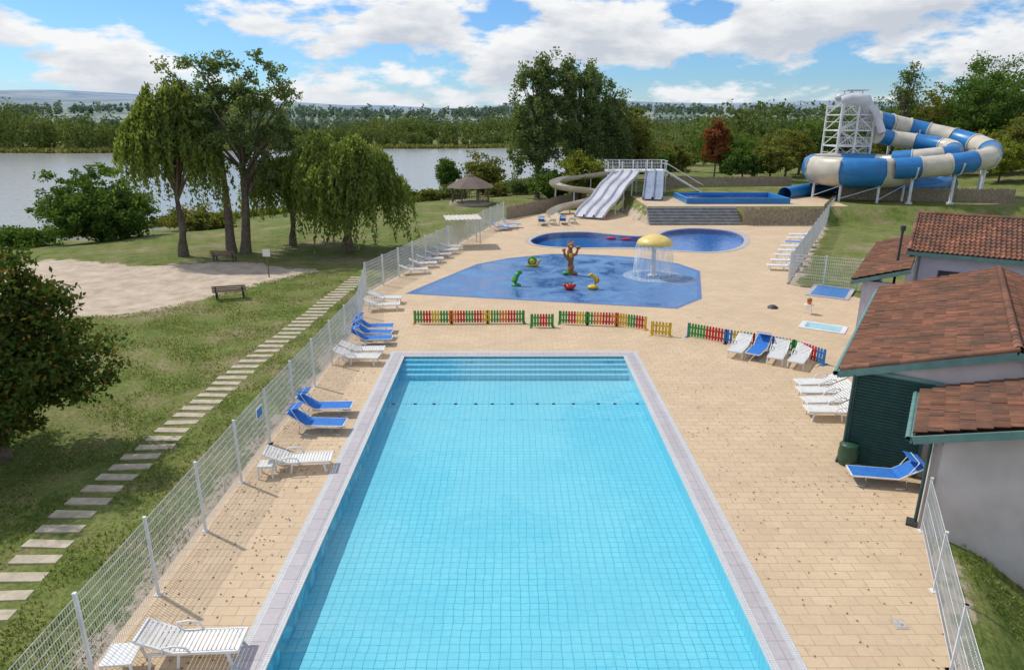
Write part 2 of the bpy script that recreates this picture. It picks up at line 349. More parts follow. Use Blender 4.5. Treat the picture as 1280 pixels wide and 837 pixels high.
# kidney pool
kp=mkempty('children_pool',(0,0,0)); b=MB(); n=len(kid)
K=[(p[0],p[1]) for p in kid]
tr=tessellate_polygon([[Vector((x,y,0)) for x,y in K]])
b.add([(x,y,-.5) for x,y in K],[tuple(t) for t in tr]); b.add([(x,y,0) for x,y in K]+[(x,y,-.5) for x,y in K],[(i,(i+1)%n,n+(i+1)%n,n+i) for i in range(n)])
b.obj('basin',[M['kpool']],parent=kp)
b=MB(); b.add([(x,y,-.04) for x,y in K],[tuple(t) for t in tr]); b.obj('water_surface',[M['kwater']],parent=kp)
b=MB()
def offs(poly,d):
    out=[];n=len(poly)
    for i in range(n):
        a=np.array(poly[i-1]);c=np.array(poly[(i+1)%n]); t=c-a; t/=np.linalg.norm(t); nn=np.array([t[1],-t[0]]); out.append(tuple(np.array(poly[i])+nn*d))
    return out
for a0,a1,mm,zz in((-.02,.35,0,.02),(.352,.5,1,.012)):
    A=offs(K,a0);B=offs(K,a1); b.add([(x,y,zz) for x,y in A]+[(x,y,zz) for x,y in B],[(i,n+i,n+(i+1)%n,(i+1)%n) for i in range(n)],mm)
    b.add([(x,y,zz) for x,y in A]+[(x,y,-.1) for x,y in A],[(i,(i+1)%n,n+(i+1)%n,n+i) for i in range(n)],mm)
b.obj('coping',[M['cope'],M['stone']],parent=kp)
b=MB()
for x,y in((9.0,60.9),(10.3,60.4)): b.sph((x,y,.02),(.5,.22,.09),0,10,6)
b.obj('pool_float_mat',[M['red']])
# splash pad
b=MB(); b.add([(x,y,.006) for x,y in pad],[tuple(t) for t in tessellate_polygon([[Vector((x,y,0)) for x,y in pad]])])
n=len(pad); A=offs(pad,-.0); B=offs(pad,.25)
b.add([(x,y,.012) for x,y in A]+[(x,y,.012) for x,y in B],[(i,n+i,n+(i+1)%n,(i+1)%n) for i in range(n)],1)
b.obj('splash_pad',[M['pad'],pmat('pad_border',(.10,.2,.42),rough=.6)])
# ---------------------------------------------------------------- mesh fences
def wires(b,P,Q,r,m=0):
    P=np.asarray(P,float);Q=np.asarray(Q,float); d=Q-P; d/=np.linalg.norm(d,axis=1)[:,None]
    up=np.where(np.abs(d[:,2:3])>.9,np.array([[1.,0,0]]),np.array([[0,0,1.]])); a=np.cross(d,up); a/=np.linalg.norm(a,axis=1)[:,None]; c=np.cross(d,a)
    for i in range(len(P)):
        vs=[]
        for p in(P[i],Q[i]):
            for k in range(3):
                t=2.0944*k; vs.append(tuple(p+(a[i]*math.cos(t)+c[i]*math.sin(t))*r))
        b.add(vs,[(0,1,4,3),(1,2,5,4),(2,0,3,5)],m)
def wirefence(name,pts,h=1.95,vs=.07,hs=.2,r=.0045,z0=None,pitch=2.5,post=.03):
    b=MB()
    for (x1,y1),(x2,y2) in zip(pts[:-1],pts[1:]):
        Lg=math.hypot(x2-x1,y2-y1); k=max(1,round(Lg/pitch))
        for i in range(k+1):
            t=i/k;x=x1+(x2-x1)*t;y=y1+(y2-y1)*t; z=z0 if z0 is not None else float(terr(x,y))
            b.box((x,y,z+h/2),(post*2,post*2,h+.08),0,rz=math.atan2(y2-y1,x2-x1)); b.box((x,y,z+h+.05),(post*2.3,post*2.3,.03),0,rz=math.atan2(y2-y1,x2-x1))
            b.box((x,y,z+.01),(.16,.16,.02),0)
        for i in range(k):
            xa,ya=x1+(x2-x1)*i/k,y1+(y2-y1)*i/k; xb,yb=x1+(x2-x1)*(i+1)/k,y1+(y2-y1)*(i+1)/k
            za=z0 if z0 is not None else float(terr(xa,ya)); zb=z0 if z0 is not None else float(terr(xb,yb))
            nv=int(Lg/k/vs); P=[];Q=[]
            for j in range(1,nv):
                t=j/nv; x,y,z=xa+(xb-xa)*t,ya+(yb-ya)*t,za+(zb-za)*t; P.append((x,y,z+.06));Q.append((x,y,z+h))
            nh=int(h/hs)
            ux,uy=-(yb-ya)/(Lg/k),(xb-xa)/(Lg/k)
            for j in range(nh+1):
                z=.08+(h-.1)*j/nh; o_=.025 if j in(2,3,nh-2,nh-1) else 0
                P.append((xa+ux*o_,ya+uy*o_,za+z));Q.append((xb+ux*o_,yb+uy*o_,zb+z))
            wires(b,P,Q,r)
    return b.obj(name,[M['wpaint']])
wirefence('wire_mesh_fence',[(-8.0,5.5),(-7.98,20.5),(-7.7,33.2),(-8.8,40.5)],vs=.065,r=.006,z0=0)
wirefence('wire_mesh_fence',[(-8.8,40.5),(-0.7,72)],vs=.11,r=.01,z0=0,post=.045)
wirefence('wire_mesh_fence',[(10.75,15.45),(8.6,10.7),(7.2,7.5)],h=1.5,vs=.065,r=.006,z0=0)
wirefence('wire_mesh_fence',[(18.1,43.4),(36.2,77)],vs=.12,r=.01,z0=0,post=.045)
wirefence('wire_mesh_fence',[(18.1,43.4),(21.8,41.5)],vs=.12,r=.01,z0=0,post=.045)
# ---------------------------------------------------------------- wooden palisades
def palis(name,pts,h=1.4,z0=None):
    b=MB(); rr=random.Random(5)
    for (x1,y1),(x2,y2) in zip(pts[:-1],pts[1:]):
        Lg=math.hypot(x2-x1,y2-y1);k=int(Lg/.17);a=math.atan2(y2-y1,x2-x1)
        for i in range(k):
            t=(i+.5)/k;x=x1+(x2-x1)*t;y=y1+(y2-y1)*t; z=z0 if z0 is not None else float(terr(x,y))
            hh=h*(.93+.12*rr.random()); b.box((x,y,z+hh/2-.05),(.14,.04,hh+.1),0,rz=a,ry=rr.uniform(-.02,.02))
        for zz in(.35,h-.3):
            za=z0 if z0 is not None else float(terr(x1,y1)); zb=z0 if z0 is not None else float(terr(x2,y2))
            b.beam((x1,y1,za+zz),(x2,y2,zb+zz),.05,.08)
    return b.obj(name,[M['wood2']])
palis('wooden_palisade',[(-0.4,72.6),(4.6,80.5),(10,91)])
palis('wooden_palisade',[(23.3,68.7),(31.2,68.7)],h=1.7,z0=0)
palis('wooden_palisade',[(31.4,68.9),(36,77)],h=1.9,z0=.1)
palis('wooden_palisade',[(37,78),(54,74)],h=1.5)
palis('wooden_palisade',[(18,92),(38,94)],h=1.3)
# ---------------------------------------------------------------- coloured picket fence
def pickets(pts,seq,h=.72):
    b=MB(); names=['red','green','yellow','orange','pblue']; mats=[M[n] for n in names]; i=0
    for (x1,y1),(x2,y2) in zip(pts[:-1],pts[1:]):
        Lg=math.hypot(x2-x1,y2-y1);k=max(2,int(Lg/.14));a=math.atan2(y2-y1,x2-x1)
        R=Matrix.Rotation(a,3,'Z')
        for j in range(k):
            m=names.index(seq[(i//3)%len(seq)]); t=(j+.5)/k;x=x1+(x2-x1)*t;y=y1+(y2-y1)*t
            w=.052; vs=[]
            prof=[(-w,.05),(w,.05),(w,h-.06),(w*.6,h-.015),(0,h),(-w*.6,h-.015),(-w,h-.06)]
            for yy in(-.012,.012):
                for px,pz in prof:
                    v=R@Vector((px,yy,0)); vs.append((x+v.x,y+v.y,pz))
            n=7; b.add(vs,[tuple(range(n)),tuple(range(2*n-1,n-1,-1))]+[(q,n+q,n+(q+1)%n,(q+1)%n) for q in range(n)],m)
            if j%3==0:
                L_=min(3,k-j)/k
                for zz in(.2,.5): b.beam((x1+(x2-x1)*j/k,y1+(y2-y1)*j/k+.025,zz),(x1+(x2-x1)*(j/k+L_),y1+(y2-y1)*(j/k+L_)+.025,zz),.03,.07,m)
            i+=1
        for x,y in((x1,y1),(x2,y2)): b.box((x,y+.04,.35),(.05,.04,.7),m); b.box((x,y,.02),(.12,.4,.04),m,rz=a)
    return b.obj('picket_fence',mats)
s1=['green','red','yellow','green','orange','red']
pickets([(-5.05,34.35),(-3.1,34.35),(-1.2,34.4),(.72,34.4)],s1)
pickets([(1.05,33.7),(2.2,33.7)],['green','red'])
pickets([(2.55,34.3),(4.0,34.1),(5.5,33.9),(6.9,33.2)],['green','red','yellow','green','orange','red','orange','yellow'])
pickets([(7.0,32.4),(7.9,32.1)],['yellow'])
pickets([(8.75,32.1),(10.3,31.0),(11.6,30.3),(12.9,29.4),(13.7,28.0)],['green','green','red','red','pblue','yellow','green','red','pblue','pblue'])
# ---------------------------------------------------------------- loungers
def mk_lounger(kind):
    b=MB(); back=.3
    if kind=='white':
        for y in(-.31,.31):
            b.beam((-.25,y,.34),(.95,y,.34),.045,.06); b.beam((-.25,y,.34),(-.93,y,.34+back),.045,.05)
            for x in(-.7,-.15,.78): b.beam((x,y,.33),(x+(.06 if x>0 else -.05),y*1.03,0),.05,.05)
            b.tube([(-.45,y*1.1,.34),(-.42,y*1.15,.52),(-.2,y*1.15,.55),(.02,y*1.15,.5),(.1,y*1.1,.34)],.022,n=6)
            b.beam((-.75,y,.34),(-.25,y,.34),.04,.05)
        for i in range(14): b.box((-.2+i*.088,0,.36),(.066,.6,.02))
        for i in range(8):
            t=(i+.5)/8; b.box((-.25-.68*t,0,.355+back*t),(.066,.6,.02),ry=math.atan2(back,.68))
        b.box((.97,0,.345),(.05,.66,.06)); b.box((-.95,0,.36+back),(.05,.66,.06))
    else:
        for y in(-.32,.32):
            b.tube([(.95,y,.33),(0,y,.33),(-.3,y,.33),(-.92,y,.33+back+.1)],.022,n=6)
            for x in(-.5,.6): b.tube([(x,y,.33),(x-.05,y,.02),(x+.25,y,.02)],.018,n=6)
        b.box((.33,0,.345),(1.24,.6,.02),1); b.box((-.6,0,.345+.2),(.74,.6,.02),1,ry=math.atan2(back+.1,.62))
        b.tube([(-.5,-.33,.45),(-.75,-.33,.9),(-.75,.33,.9),(-.5,.33,.45)],.015,n=6)
        b.box((-.72,0,.9),(.42,.62,.02),1,ry=-.25)
        b.box((.96,0,.33),(.04,.64,.04)); b.box((-.93,0,.75),(.04,.64,.04))
    o=b.obj('sun_lounger',[M['white'],M['blue']]); return o
LW=mk_lounger('white'); LB=mk_lounger('blue'); used={'w':False,'b':False}
def lounger(k,x,y,deg,z=0.0):
    o=LW if k=='w' else LB
    if not used[k]: used[k]=True; o.location=(x,y,z); o.rotation_euler=(0,0,math.radians(deg))
    else: inst(o,'sun_lounger',(x,y,z),math.radians(deg))
for a in [('w',-6.35,11.15,3),('w',-6.5,18.85,6),('b',-6.65,21.5,-3),('b',-6.75,22.9,2),('w',-6.75,28.3,-4),('w',-6.7,29.25,3),
          ('b',-6.6,30.9,5),('b',-6.75,31.9,-4),('b',-6.85,32.9,3),('w',-7.2,37.0,8),('w',-7.3,38.6,-5),
          ('w',-6.7,46.3,14),('w',-6.3,48.4,14),('w',-5.95,50.0,18),('w',-5.55,51.8,14),('w',-5.15,53.5,16),('w',-4.85,55.2,14),
          ('b',-1.0,65.3,10),('b',.1,67.0,10),('w',-.4,66.1,12),('b',3.2,68.9,80),('w',4.2,69.3,95),('b',5.3,69.5,85),('w',6.3,70.2,90),
          ('w',10.5,29.6,238),('b',11.25,29.3,235),('w',11.95,28.75,240),('w',12.7,28.2,236),
          ('w',12.3,25.2,184),('w',12.05,24.3,178),('w',11.85,23.4,183),('w',11.6,22.5,177),('b',11.0,17.9,170)]:
    lounger(*a)
for i in range(8):
    t=i/7; lounger('b' if i==5 else 'w',19.2+6.9*t,47.5+13.5*t,170+random.uniform(-6,6))
def table(x,y,s=.22):
    b=MB(); b.box((0,0,.4),(s*2,s*2,.035))
    for i in(-1,1):
        for j in(-1,1): b.beam((i*s*.85,j*s*.85,.385),(i*s*.98,j*s*.98,0),.05,.05)
        b.box((i*s*.8,0,.36),(.03,s*1.6,.06)); b.box((0,i*s*.8,.36),(s*1.6,.03,.06))
    b.obj('side_table',[M['white']],loc=(x,y,0),rz=.1,bevel=.01)
table(-7.55,10.75,.3); table(-7.35,18.4)
# ---------------------------------------------------------------- splash toys
fo=mkempty('mushroom_fountain',(9.7,45.6,.01))
b=MB(); b.cyl((0,0,0),(0,0,2.35),.17,1,r2=.14,n=16); b.cyl((0,0,0),(0,0,.1),.35,1,n=16)
b.lathe([(0,2.85),(.35,2.82),(.8,2.66),(1.1,2.45),(1.22,2.22),(1.18,2.16),(1.0,2.22),(.3,2.3),(.14,2.3)],(0,0,0),0,28)
b.obj('cap_and_column',[pmat('sun_yellow',(.78,.60,.2),(.7,.5,.12),rough=.4),M['wpaint']],parent=fo)
m,nt,bs=newmat('falling_water'); nt.nodes.remove(bs); out=[n for n in nt.nodes if n.type=='OUTPUT_MATERIAL'][0]
tr_=nd(nt,'ShaderNodeBsdfTransparent'); df=nd(nt,'ShaderNodeBsdfDiffuse'); df.inputs[0].default_value=(.85,.9,.92,1)
mx=nd(nt,'ShaderNodeMixShader'); tc=nd(nt,'ShaderNodeTexCoord'); n_=nd(nt,'ShaderNodeTexNoise',Scale=9,Detail=6); mp=nd(nt,'ShaderNodeMapping'); mp.inputs['Scale'].default_value=(1,1,.12)
L(nt,tc.outputs['Object'],mp.inputs[0]); L(nt,mp.outputs[0],n_.inputs['Vector']); L(nt,ramp(nt,n_.outputs[0],.42,.72,(.06,.06,.06),(.65,.65,.65)),mx.inputs[0]); L(nt,tr_.outputs[0],mx.inputs[1]); L(nt,df.outputs[0],mx.inputs[2]); L(nt,mx.outputs[0],out.inputs[0])
FW=m
b=MB(); b.lathe([(1.2,2.2),(1.25,2.0),(1.3,1.4),(1.33,.7),(1.36,.02)],(0,0,0),0,48); b.lathe([(1.36,.02),(1.5,.1),(1.75,.03),(2.0,.01)],(0,0,0),0,32)
b.obj('falling_water',[FW],parent=fo)
BR=pmat('brown_orange',(.42,.17,.04),(.26,.10,.03))
b=MB(); b.tube([(0,0,0),(.05,0,.5),(0,0,1.1),(-.05,0,1.6),(0,0,1.95)],[.34,.25,.27,.2,.1],0,10)
b.tube([(-.05,0,1.1),(-.35,0,1.25),(-.45,0,1.6)],[.13,.11,.07],0,8); b.sph((-.46,0,1.7),(.14,.13,.12),1)
b.tube([(.05,0,1.3),(.38,0,1.4),(.5,0,1.75)],[.13,.11,.06],0,8); b.sph((.52,0,1.85),(.16,.14,.13),0)
b.sph((0,-.04,2.0),(.24,.22,.2),0); b.sph((-.16,0,2.2),(.07,.05,.09),1); b.sph((.16,0,2.2),(.07,.05,.09),1); b.sph((0,-.24,1.96),(.1,.1,.08),2)
b.sph((-.08,-.2,2.07),.035,4,6,4);b.sph((.08,-.2,2.07),.035,4,6,4)
b.sph((.0,-.24,1.35),(.12,.07,.16),2); b.sph((-.25,-.05,.12),(.3,.28,.14),3); b.sph((.28,-.1,.1),(.25,.22,.12),0)
b.obj('totem_fountain',[BR,M['orange'],M['yellow'],M['green'],M['dark']],loc=(4.1,46.1,.01))
b=MB(); b.tube([(0,0,0),(-.08,0,.35),(.05,0,.65),(.2,0,.85),(.38,0,.82)],[.2,.19,.15,.13,.05],0,10); b.sph((.22,0,.92),(.16,.13,.13),0); b.sph((-.2,0,.4),(.1,.05,.2),1); b.sph((0,0,.05),(.32,.28,.12),0); b.sph((.27,-.11,.97),.035,1,6,4)
b.obj('seahorse_sprayer',[M['green'],M['yellow']],loc=(.36,42.8,.01))
b=MB(); b.sph((0,0,.12),(.36,.3,.16),0); b.tube([(.1,0,.1),(.2,0,.5),(.05,0,.8),(-.15,0,.92),(-.3,0,.84)],[.16,.15,.13,.12,.05],0,10); b.sph((.28,0,.55),(.12,.05,.18),1); b.sph((-.1,-.1,.95),.04,2,6,4)
b.obj('seahorse_sprayer',[M['yellow'],M['orange'],M['dark']],loc=(5.2,41.9,.01))
b=MB(); b.sph((0,0,.18),(.34,.28,.2),0); b.sph((-.3,-.05,.3),(.12,.1,.1),0); b.sph((.3,-.05,.3),(.12,.1,.1),0); b.tube([(-.1,-.1,.3),(-.12,-.12,.48)],.03,1,6); b.tube([(.1,-.1,.3),(.12,-.12,.48)],.03,1,6); b.sph((-.12,-.12,.5),.06,1,8,6); b.sph((.12,-.12,.5),.06,1,8,6)
b.obj('crab_sprayer',[M['red'],M['green']],loc=(3.7,41.7,.01))
b=MB(); b.sph((0,0,.4),(.34,.14,.36),0,14,10); b.tube([(-.45,0,.08),(0,0,.1),(.4,0,.12),(.5,0,.35)],[.06,.13,.1,.08],1,8); b.sph((.5,0,.42),(.12,.1,.1),1); b.sph((0,-.1,.4),(.2,.1,.2),1)
b.obj('snail_sprayer',[M['green'],M['yellow']],loc=(1.57,48.7,.01))
# ---------------------------------------------------------------- buildings
TH=math.atan2(-.535,.845)
def tileroof(b,O,E,Sv,m=0,wave=.21,course=.34):
    O=Vector(O);E=Vector(E);Sv=Vector(Sv);N=E.cross(Sv).normalized()
    if N.z<0:N=-N
    nc=max(1,round(E.length/wave)); nr=max(1,round(Sv.length/course)); pp=6
    h=[.075*(.5+.5*math.cos(2*math.pi*k/pp)) for k in range(pp)]
    rr=random.Random(11)
    for r in range(nr):
        t0=r/nr-(.02/Sv.length if r else 0); t1=(r+1)/nr; lift=.04
        for c in range(nc):
            off=rr.uniform(-.006,.01); vs=[]
            for t,l in((t0,lift),(t1,.0)):
                for k in range(pp+1):
                    s_=(c+k/pp)/nc; vs.append(O+E*s_+Sv*t+N*(h[k%pp]+l+off+.05))
            vs+= [O+E*((c+k/pp)/nc)+Sv*t0+N*(h[k%pp]+.03) for k in range(pp+1)]
            n=pp+1; ti=min(1,max(0,rr.gauss(.5,.24)))
            b.add(vs,[(k,k+1,n+k+1,n+k) for k in range(pp)],m,True,ti); b.add(vs,[(2*n+k,2*n+k+1,k+1,k) for k in range(pp)],m,False,ti*.4)
    b.add([O+N*.02,O+E+N*.02,O+E+Sv+N*.02,O+Sv+N*.02],[(0,1,2,3)],m,False,.1)
def ridge(b,p,q,m=0,r=.13):
    p=Vector(p);q=Vector(q);k=int((q-p).length/.4); rr=random.Random(2)
    for i in range(k):
        a=p+(q-p)*i/k; c=p+(q-p)*((i+1.08)/k); o=len(b.t); b.cyl(a,c,r,m,r2=r*.88,n=10,caps=False)
        ti=rr.random()
        for j in range(o,len(b.t)): b.t[j]=ti
def wallpoly(b,pts,th,m=0):
    n=len(pts); A=[Vector(p) for p in pts];T=Vector(th); b.add(A+[a+T for a in A],[tuple(range(n)),tuple(range(2*n-1,n-1,-1))]+[(i,n+i,n+(i+1)%n,(i+1)%n) for i in range(n)],m)
bl=mkempty('pool_house',(10.06,19.5,0),TH)
b=MB()
wallpoly(b,[(.5,.15,-1.8),(7.9,.15,-1.8),(7.9,.15,2.95),(4.2,.15,4.15),(.5,.15,2.95)],(0,.2,0))
wallpoly(b,[(.5,12.2,-1.8),(7.9,12.2,-1.8),(7.9,12.2,2.95),(4.2,12.2,4.15),(.5,12.2,2.95)],(0,-.2,0))
b.box((.6,6.17,.6),(.2,11.6,4.7)); b.box((7.8,6.17,.6),(.2,11.6,4.7))
b.obj('walls',[M['plaster']],parent=bl)
b=MB(); tileroof(b,(0,0,2.9),(0,12.4,0),(4.2,0,1.37)); tileroof(b,(8.4,0,2.9),(0,12.4,0),(-4.2,0,1.37)); ridge(b,(4.2,0,4.36),(4.2,12.4,4.36)); ridge(b,(.0,.04,3.0),(4.2,.04,4.38),r=.1)
b.obj('roof',[M['roof']],parent=bl,tint=True)
b=MB()
b.beam((-.02,-.02,2.84),(4.2,-.02,4.21),.05,.22); b.beam((8.42,-.02,2.84),(4.2,-.02,4.21),.05,.22); b.beam((-.04,0,2.82),(-.04,12.4,2.82),.05,.2)
b.tube([(-.12,-.05,2.86),(-.12,12.4,2.84)],.075,0,10); b.box((1.6,.11,3.02),(2.2,.05,.12))
b.obj('fascia_and_gutter',[M['teal']],parent=bl)
b=MB(); b.box((1.45,.1,1.5),(1.95,.06,2.95),0)
for i in range(30): b.box((1.45,.055,.05+i*.098),(1.9,.04,.06),0,rx=.5)
for x in(.46,2.44): b.box((x,.05,1.5),(.1,.12,2.98),0)
for i in range(3): b.box((.47,1.6+i*3.4,1.2),(.06,1.5,2.1),0)
b.obj('shutters',[M['dgreen']],parent=bl)
b=MB(); b.cyl((.42,-.03,-.02),(.42,-.03,2.9),.045,0,n=10); b.box((.42,-.03,.05),(.3,.3,.1),0); b.obj('downpipe',[M['dgreen']],parent=bl)
b=MB()
b.box((2.75,-1.5,.35),(.2,3.0,4.5)); b.box((5.4,-2.9,.35),(5.5,.2,4.5)); b.obj('annex_walls',[M['plaster']],parent=bl)
wl=MB(); wallpoly(wl,[(2.66,-3.01,2.6),(8.1,-3.01,2.6),(5.4,-3.01,3.6)],(0,.2,0)); wl.obj('annex_gable',[M['plaster']],parent=bl)
b=MB(); tileroof(b,(2.18,-3.45,2.7),(0,3.55,0),(3.2,0,1.06)); tileroof(b,(8.6,-3.45,2.7),(0,3.55,0),(-3.2,0,1.06)); ridge(b,(5.38,-3.45,3.86),(5.38,.08,3.86)); b.obj('annex_roof',[M['roof']],parent=bl,tint=True)
b=MB(); b.beam((2.16,-3.48,2.64),(5.4,-3.48,3.7),.05,.2); b.beam((2.13,-3.45,2.62),(2.13,.05,2.62),.05,.18); b.tube([(2.06,-3.5,2.66),(2.06,.05,2.66)],.07,0,10)
b.cyl((2.58,-2.75,-.05),(2.58,-2.75,2.6),.045,2,n=10); b.box((2.5,-2.8,.04),(.25,.35,.08),1); b.obj('annex_fascia_and_downpipe',[M['teal'],M['dark'],M['dgreen']],parent=bl)
rb=mkempty('rear_pool_building',(19.9,33.8,0),TH)
b=MB(); b.box((4.6,.5,1.95),(8.2,.2,4.1)); b.box((4.6,7.5,1.95),(8.2,.2,4.1))
wallpoly(b,[(.4,.4,-.1),(.4,7.6,-.1),(.4,7.6,3.95),(.4,4,5.2),(.4,.4,3.95)],(.2,0,0)); wallpoly(b,[(8.8,.4,-.1),(8.8,7.6,-.1),(8.8,7.6,3.95),(8.8,4,5.2),(8.8,.4,3.95)],(-.2,0,0))
b.box((-1.45,2.6,1.35),(.2,11.2,2.9)); b.box((-.58,-2.95,1.35),(1.53,.2,2.95)); b.box((.28,-1.3,1.7),(.2,3.3,3.5))
b.obj('walls',[M['lplaster']],parent=rb)
b=MB(); tileroof(b,(0,0,3.9),(9.2,0,0),(0,4,1.4)); tileroof(b,(0,8,3.9),(9.2,0,0),(0,-4,1.4)); ridge(b,(0,4,5.38),(9.2,4,5.38)); ridge(b,(.05,0,4.0),(.05,4,5.4),r=.1)
tileroof(b,(-2.0,-3.4,2.8),(0,12,0),(2.37,0,.8)); b.obj('roof',[M['roof']],parent=rb,tint=True)
b=MB(); b.beam((-.03,-.04,3.84),(9.2,-.04,3.84),.05,.18); b.beam((-.03,0,3.84),(-.03,4,5.24),.05,.18); b.beam((-2.03,-3.4,2.74),(-2.03,8.6,2.74),.05,.18); b.beam((-2,-3.43,2.76),(.37,-3.43,3.56),.05,.18)
b.cyl((-.35,-.6,0),(-.35,-.6,5.0),.06,1,n=8); b.cyl((-.35,-.6,5.0),(-.35,-.6,5.25),.12,1,n=8)
for x in(2,5): b.box((x,.38,2.6),(1.1,.06,.9),1)
b.obj('fascia_and_vents',[M['teal'],M['dark']],parent=rb)
b=MB(); b.lathe([(0,0),(.24,0),(.29,.2),(.3,.4),(.27,.62),(.29,.64),(.25,.7),(0,.72)],(0,0,0),0,18); b.obj('green_barrel',[pmat('green_plastic',(.03,.09,.05),rough=.4)],loc=(10.5,19.1,0))
b=MB(); b.box((0,0,.02),(2.2,1.4,.04),0); b.box((0,0,.045),(1.7,.95,.012),1); b.obj('foot_bath',[M['wpaint'],pmat('footbath_water',(.3,.6,.68),rough=.1)],loc=(16.1,33.6,0),rz=TH)
b=MB(); b.box((0,0,.025),(2.4,3.2,.05),0); b.box((0,0,.055),(1.9,2.7,.012),1); b.obj('foot_bath',[M['cope'],pmat('blue_footbath',(.03,.2,.55),rough=.15)],loc=(19.8,41.0,0),rz=TH)
b=MB(); b.cyl((0,0,.5),(0,0,.54),.26,0,n=14)
for a in(0,2.1,4.2): b.beam((.1*math.cos(a),.1*math.sin(a),.5),(.22*math.cos(a),.22*math.sin(a),0),.03,.03,0)
b.cyl((0,0,.54),(0,0,.72),.1,1,r2=.14,n=10)
for i in range(14):
    a=i*2.4; b.sph((.09*math.cos(a),.09*math.sin(a),.78+.02*(i%4)),(.06,.06,.05),2 if i%2 else 3,6,4)
b.obj('planter_stool',[M['white'],M['orange'],M['green'],M['red']],loc=(16.4,36.2,0))
b=MB(); b.sph((0,0,.0),(.3,.3,.18),0,12,4,0,math.pi/2); b.obj('deck_lamp',[M['dark']],loc=(14.9,37.4,0))
for x,y in((10.2,35.5),(8.3,12.0),(6.9,10.6)):
    b=MB(); b.box((0,0,.004),(.3,.3,.008),0); b.box((0,0,.008),(.2,.2,.006),1); b.obj('floor_drain',[M['stone'],M['cope']],loc=(x,y,0))
# ---------------------------------------------------------------- shade canopy, gazebo, benches, sign
b=MB()
for x in(-1.3,1.3):
    for y in(-1.2,1.2): b.cyl((x,y,0),(x,y,2.3),.04,0,n=8)
b.box((0,0,2.33),(3.0,2.8,.05),0)
for i in range(9): b.box((-1.4+i*.35,0,2.39),(.06,2.8,.06),0)
b.beam((-1.3,-1.2,1.9),(-.9,-1.2,2.3),.04,.04); b.beam((1.3,-1.2,1.9),(.9,-1.2,2.3),.04,.04)
b.obj('shade_canopy',[pmat('canopy_white',(.66,.62,.55),rough=.7)],loc=(-4.0,57.4,0),rz=math.radians(10))
gz=MB(); n=8
for i in range(n):
    a=2*math.pi*(i+.5)/n; x,y=2.4*math.cos(a),2.4*math.sin(a); gz.cyl((x,y,-.5),(x,y,2.1),.09,0,n=8)
    a2=2*math.pi*(i+1.5)/n; x2,y2=2.4*math.cos(a2),2.4*math.sin(a2)
    gz.beam((x,y,2.05),(x2,y2,2.05),.1,.14,0)
    if i not in(5,):
        gz.beam((x,y,.85),(x2,y2,.85),.06,.06,0)
        for k in range(1,6): gz.beam((x+(x2-x)*k/6,y+(y2-y)*k/6,.1),(x+(x2-x)*k/6,y+(y2-y)*k/6,.85),.04,.04,0)
    a0,a1=a,a2
    for r0,z0_,r1,z1_ in((3.1,1.95,1.6,2.75),(1.6,2.75,.45,3.25),(.5,3.3,.05,3.65)):
        gz.add([(r0*math.cos(a0),r0*math.sin(a0),z0_),(r0*math.cos(a1),r0*math.sin(a1),z0_),(r1*math.cos(a1),r1*math.sin(a1),z1_),(r1*math.cos(a0),r1*math.sin(a0),z1_)],[(0,1,2,3)],1)
gz.cyl((0,0,-.3),(0,0,.1),2.7,2,n=8)
gz.obj('gazebo',[M['wood'],pmat('shingle_roof',(.2,.15,.12),(.11,.085,.07),rough=.9,scale=8),M['stone']],loc=(-5.0,87.0,float(terr(-5,87))+.2))
def bench(x,y,deg):
    b=MB()
    for s_ in(-.75,.75): b.beam((s_,0-.2,0),(s_,-.2,.42),.07,.07,1); b.beam((s_,.2,0),(s_,.28,.85),.07,.07,1); b.beam((s_,-.25,.4),(s_,.25,.4),.06,.06,1)
    for i in range(4): b.box((0,-.22+i*.13,.45),(1.9,.1,.04),0)
    for i in range(3): b.box((0,.26+.02*i,.58+i*.12),(1.9,.035,.09),0)
    b.obj('park_bench',[M['wood'],M['dark']],loc=(x,y,float(terr(x,y))),rz=math.radians(deg))
bench(-16.9,40.0,195); bench(-21.6,51.0,175)
b=MB(); b.cyl((0,0,0),(0,0,1.9),.045,0,n=8); b.box((0,-.06,1.7),(.5,.03,.5),1); b.obj('notice_sign',[M['wood'],M['white']],loc=(-16.6,46.0,float(terr(-16.6,46))))
b=MB(); b.box((0,0,0),(.5,.02,.36),0); b.box((0,-.013,.0),(.42,.006,.28),1); b.obj('fence_sign',[M['white'],M['sblue']],loc=(-7.93,19.8,1.45),rz=math.radians(90))
b=MB(); pth=[(8.5,-11.0),(13,-11.55),(16.4,-12.0),(21,-11.75),(27.6,-11.65),(35,-11.0),(43,-10.5),(47,-10.2)]
y=9.2; rr=random.Random(4)
while y<46:
    x=float(np.interp(y,[p[0] for p in pth],[p[1] for p in pth])); z=float(terr(x,y))
    b.box((x+rr.uniform(-.06,.06),y,z+.01),(1.18+rr.uniform(-.05,.05),.34,.06),0,rz=rr.uniform(-.06,.06),rx=rr.uniform(-.02,.02)); y+=.66+rr.uniform(-.03,.03)
b.obj('stepping_stone_path',[M['stone']],bevel=.012)
b=MB()
for i in range(6): b.box((18.6,69.05-.19+.38*i,.125+.25*i),(9.2,.40,.25),0); b.box((18.6,71.2-(2.1-.38*i)/2,.25*i+.1),(9.19,2.1-.38*i,.2),0)
b.obj('stone_steps',[M['step']])
lp=mkempty('slide_landing_pool',(24.2,76.3,1.5)); b=MB()
for c,d in(((0,-2.9,.3),(11,.3,.7)),((0,2.9,.3),(11,.3,.7)),((-5.35,0,.3),(.3,5.5,.7)),((5.35,0,.3),(.3,5.5,.7))): b.box(c,d,0)
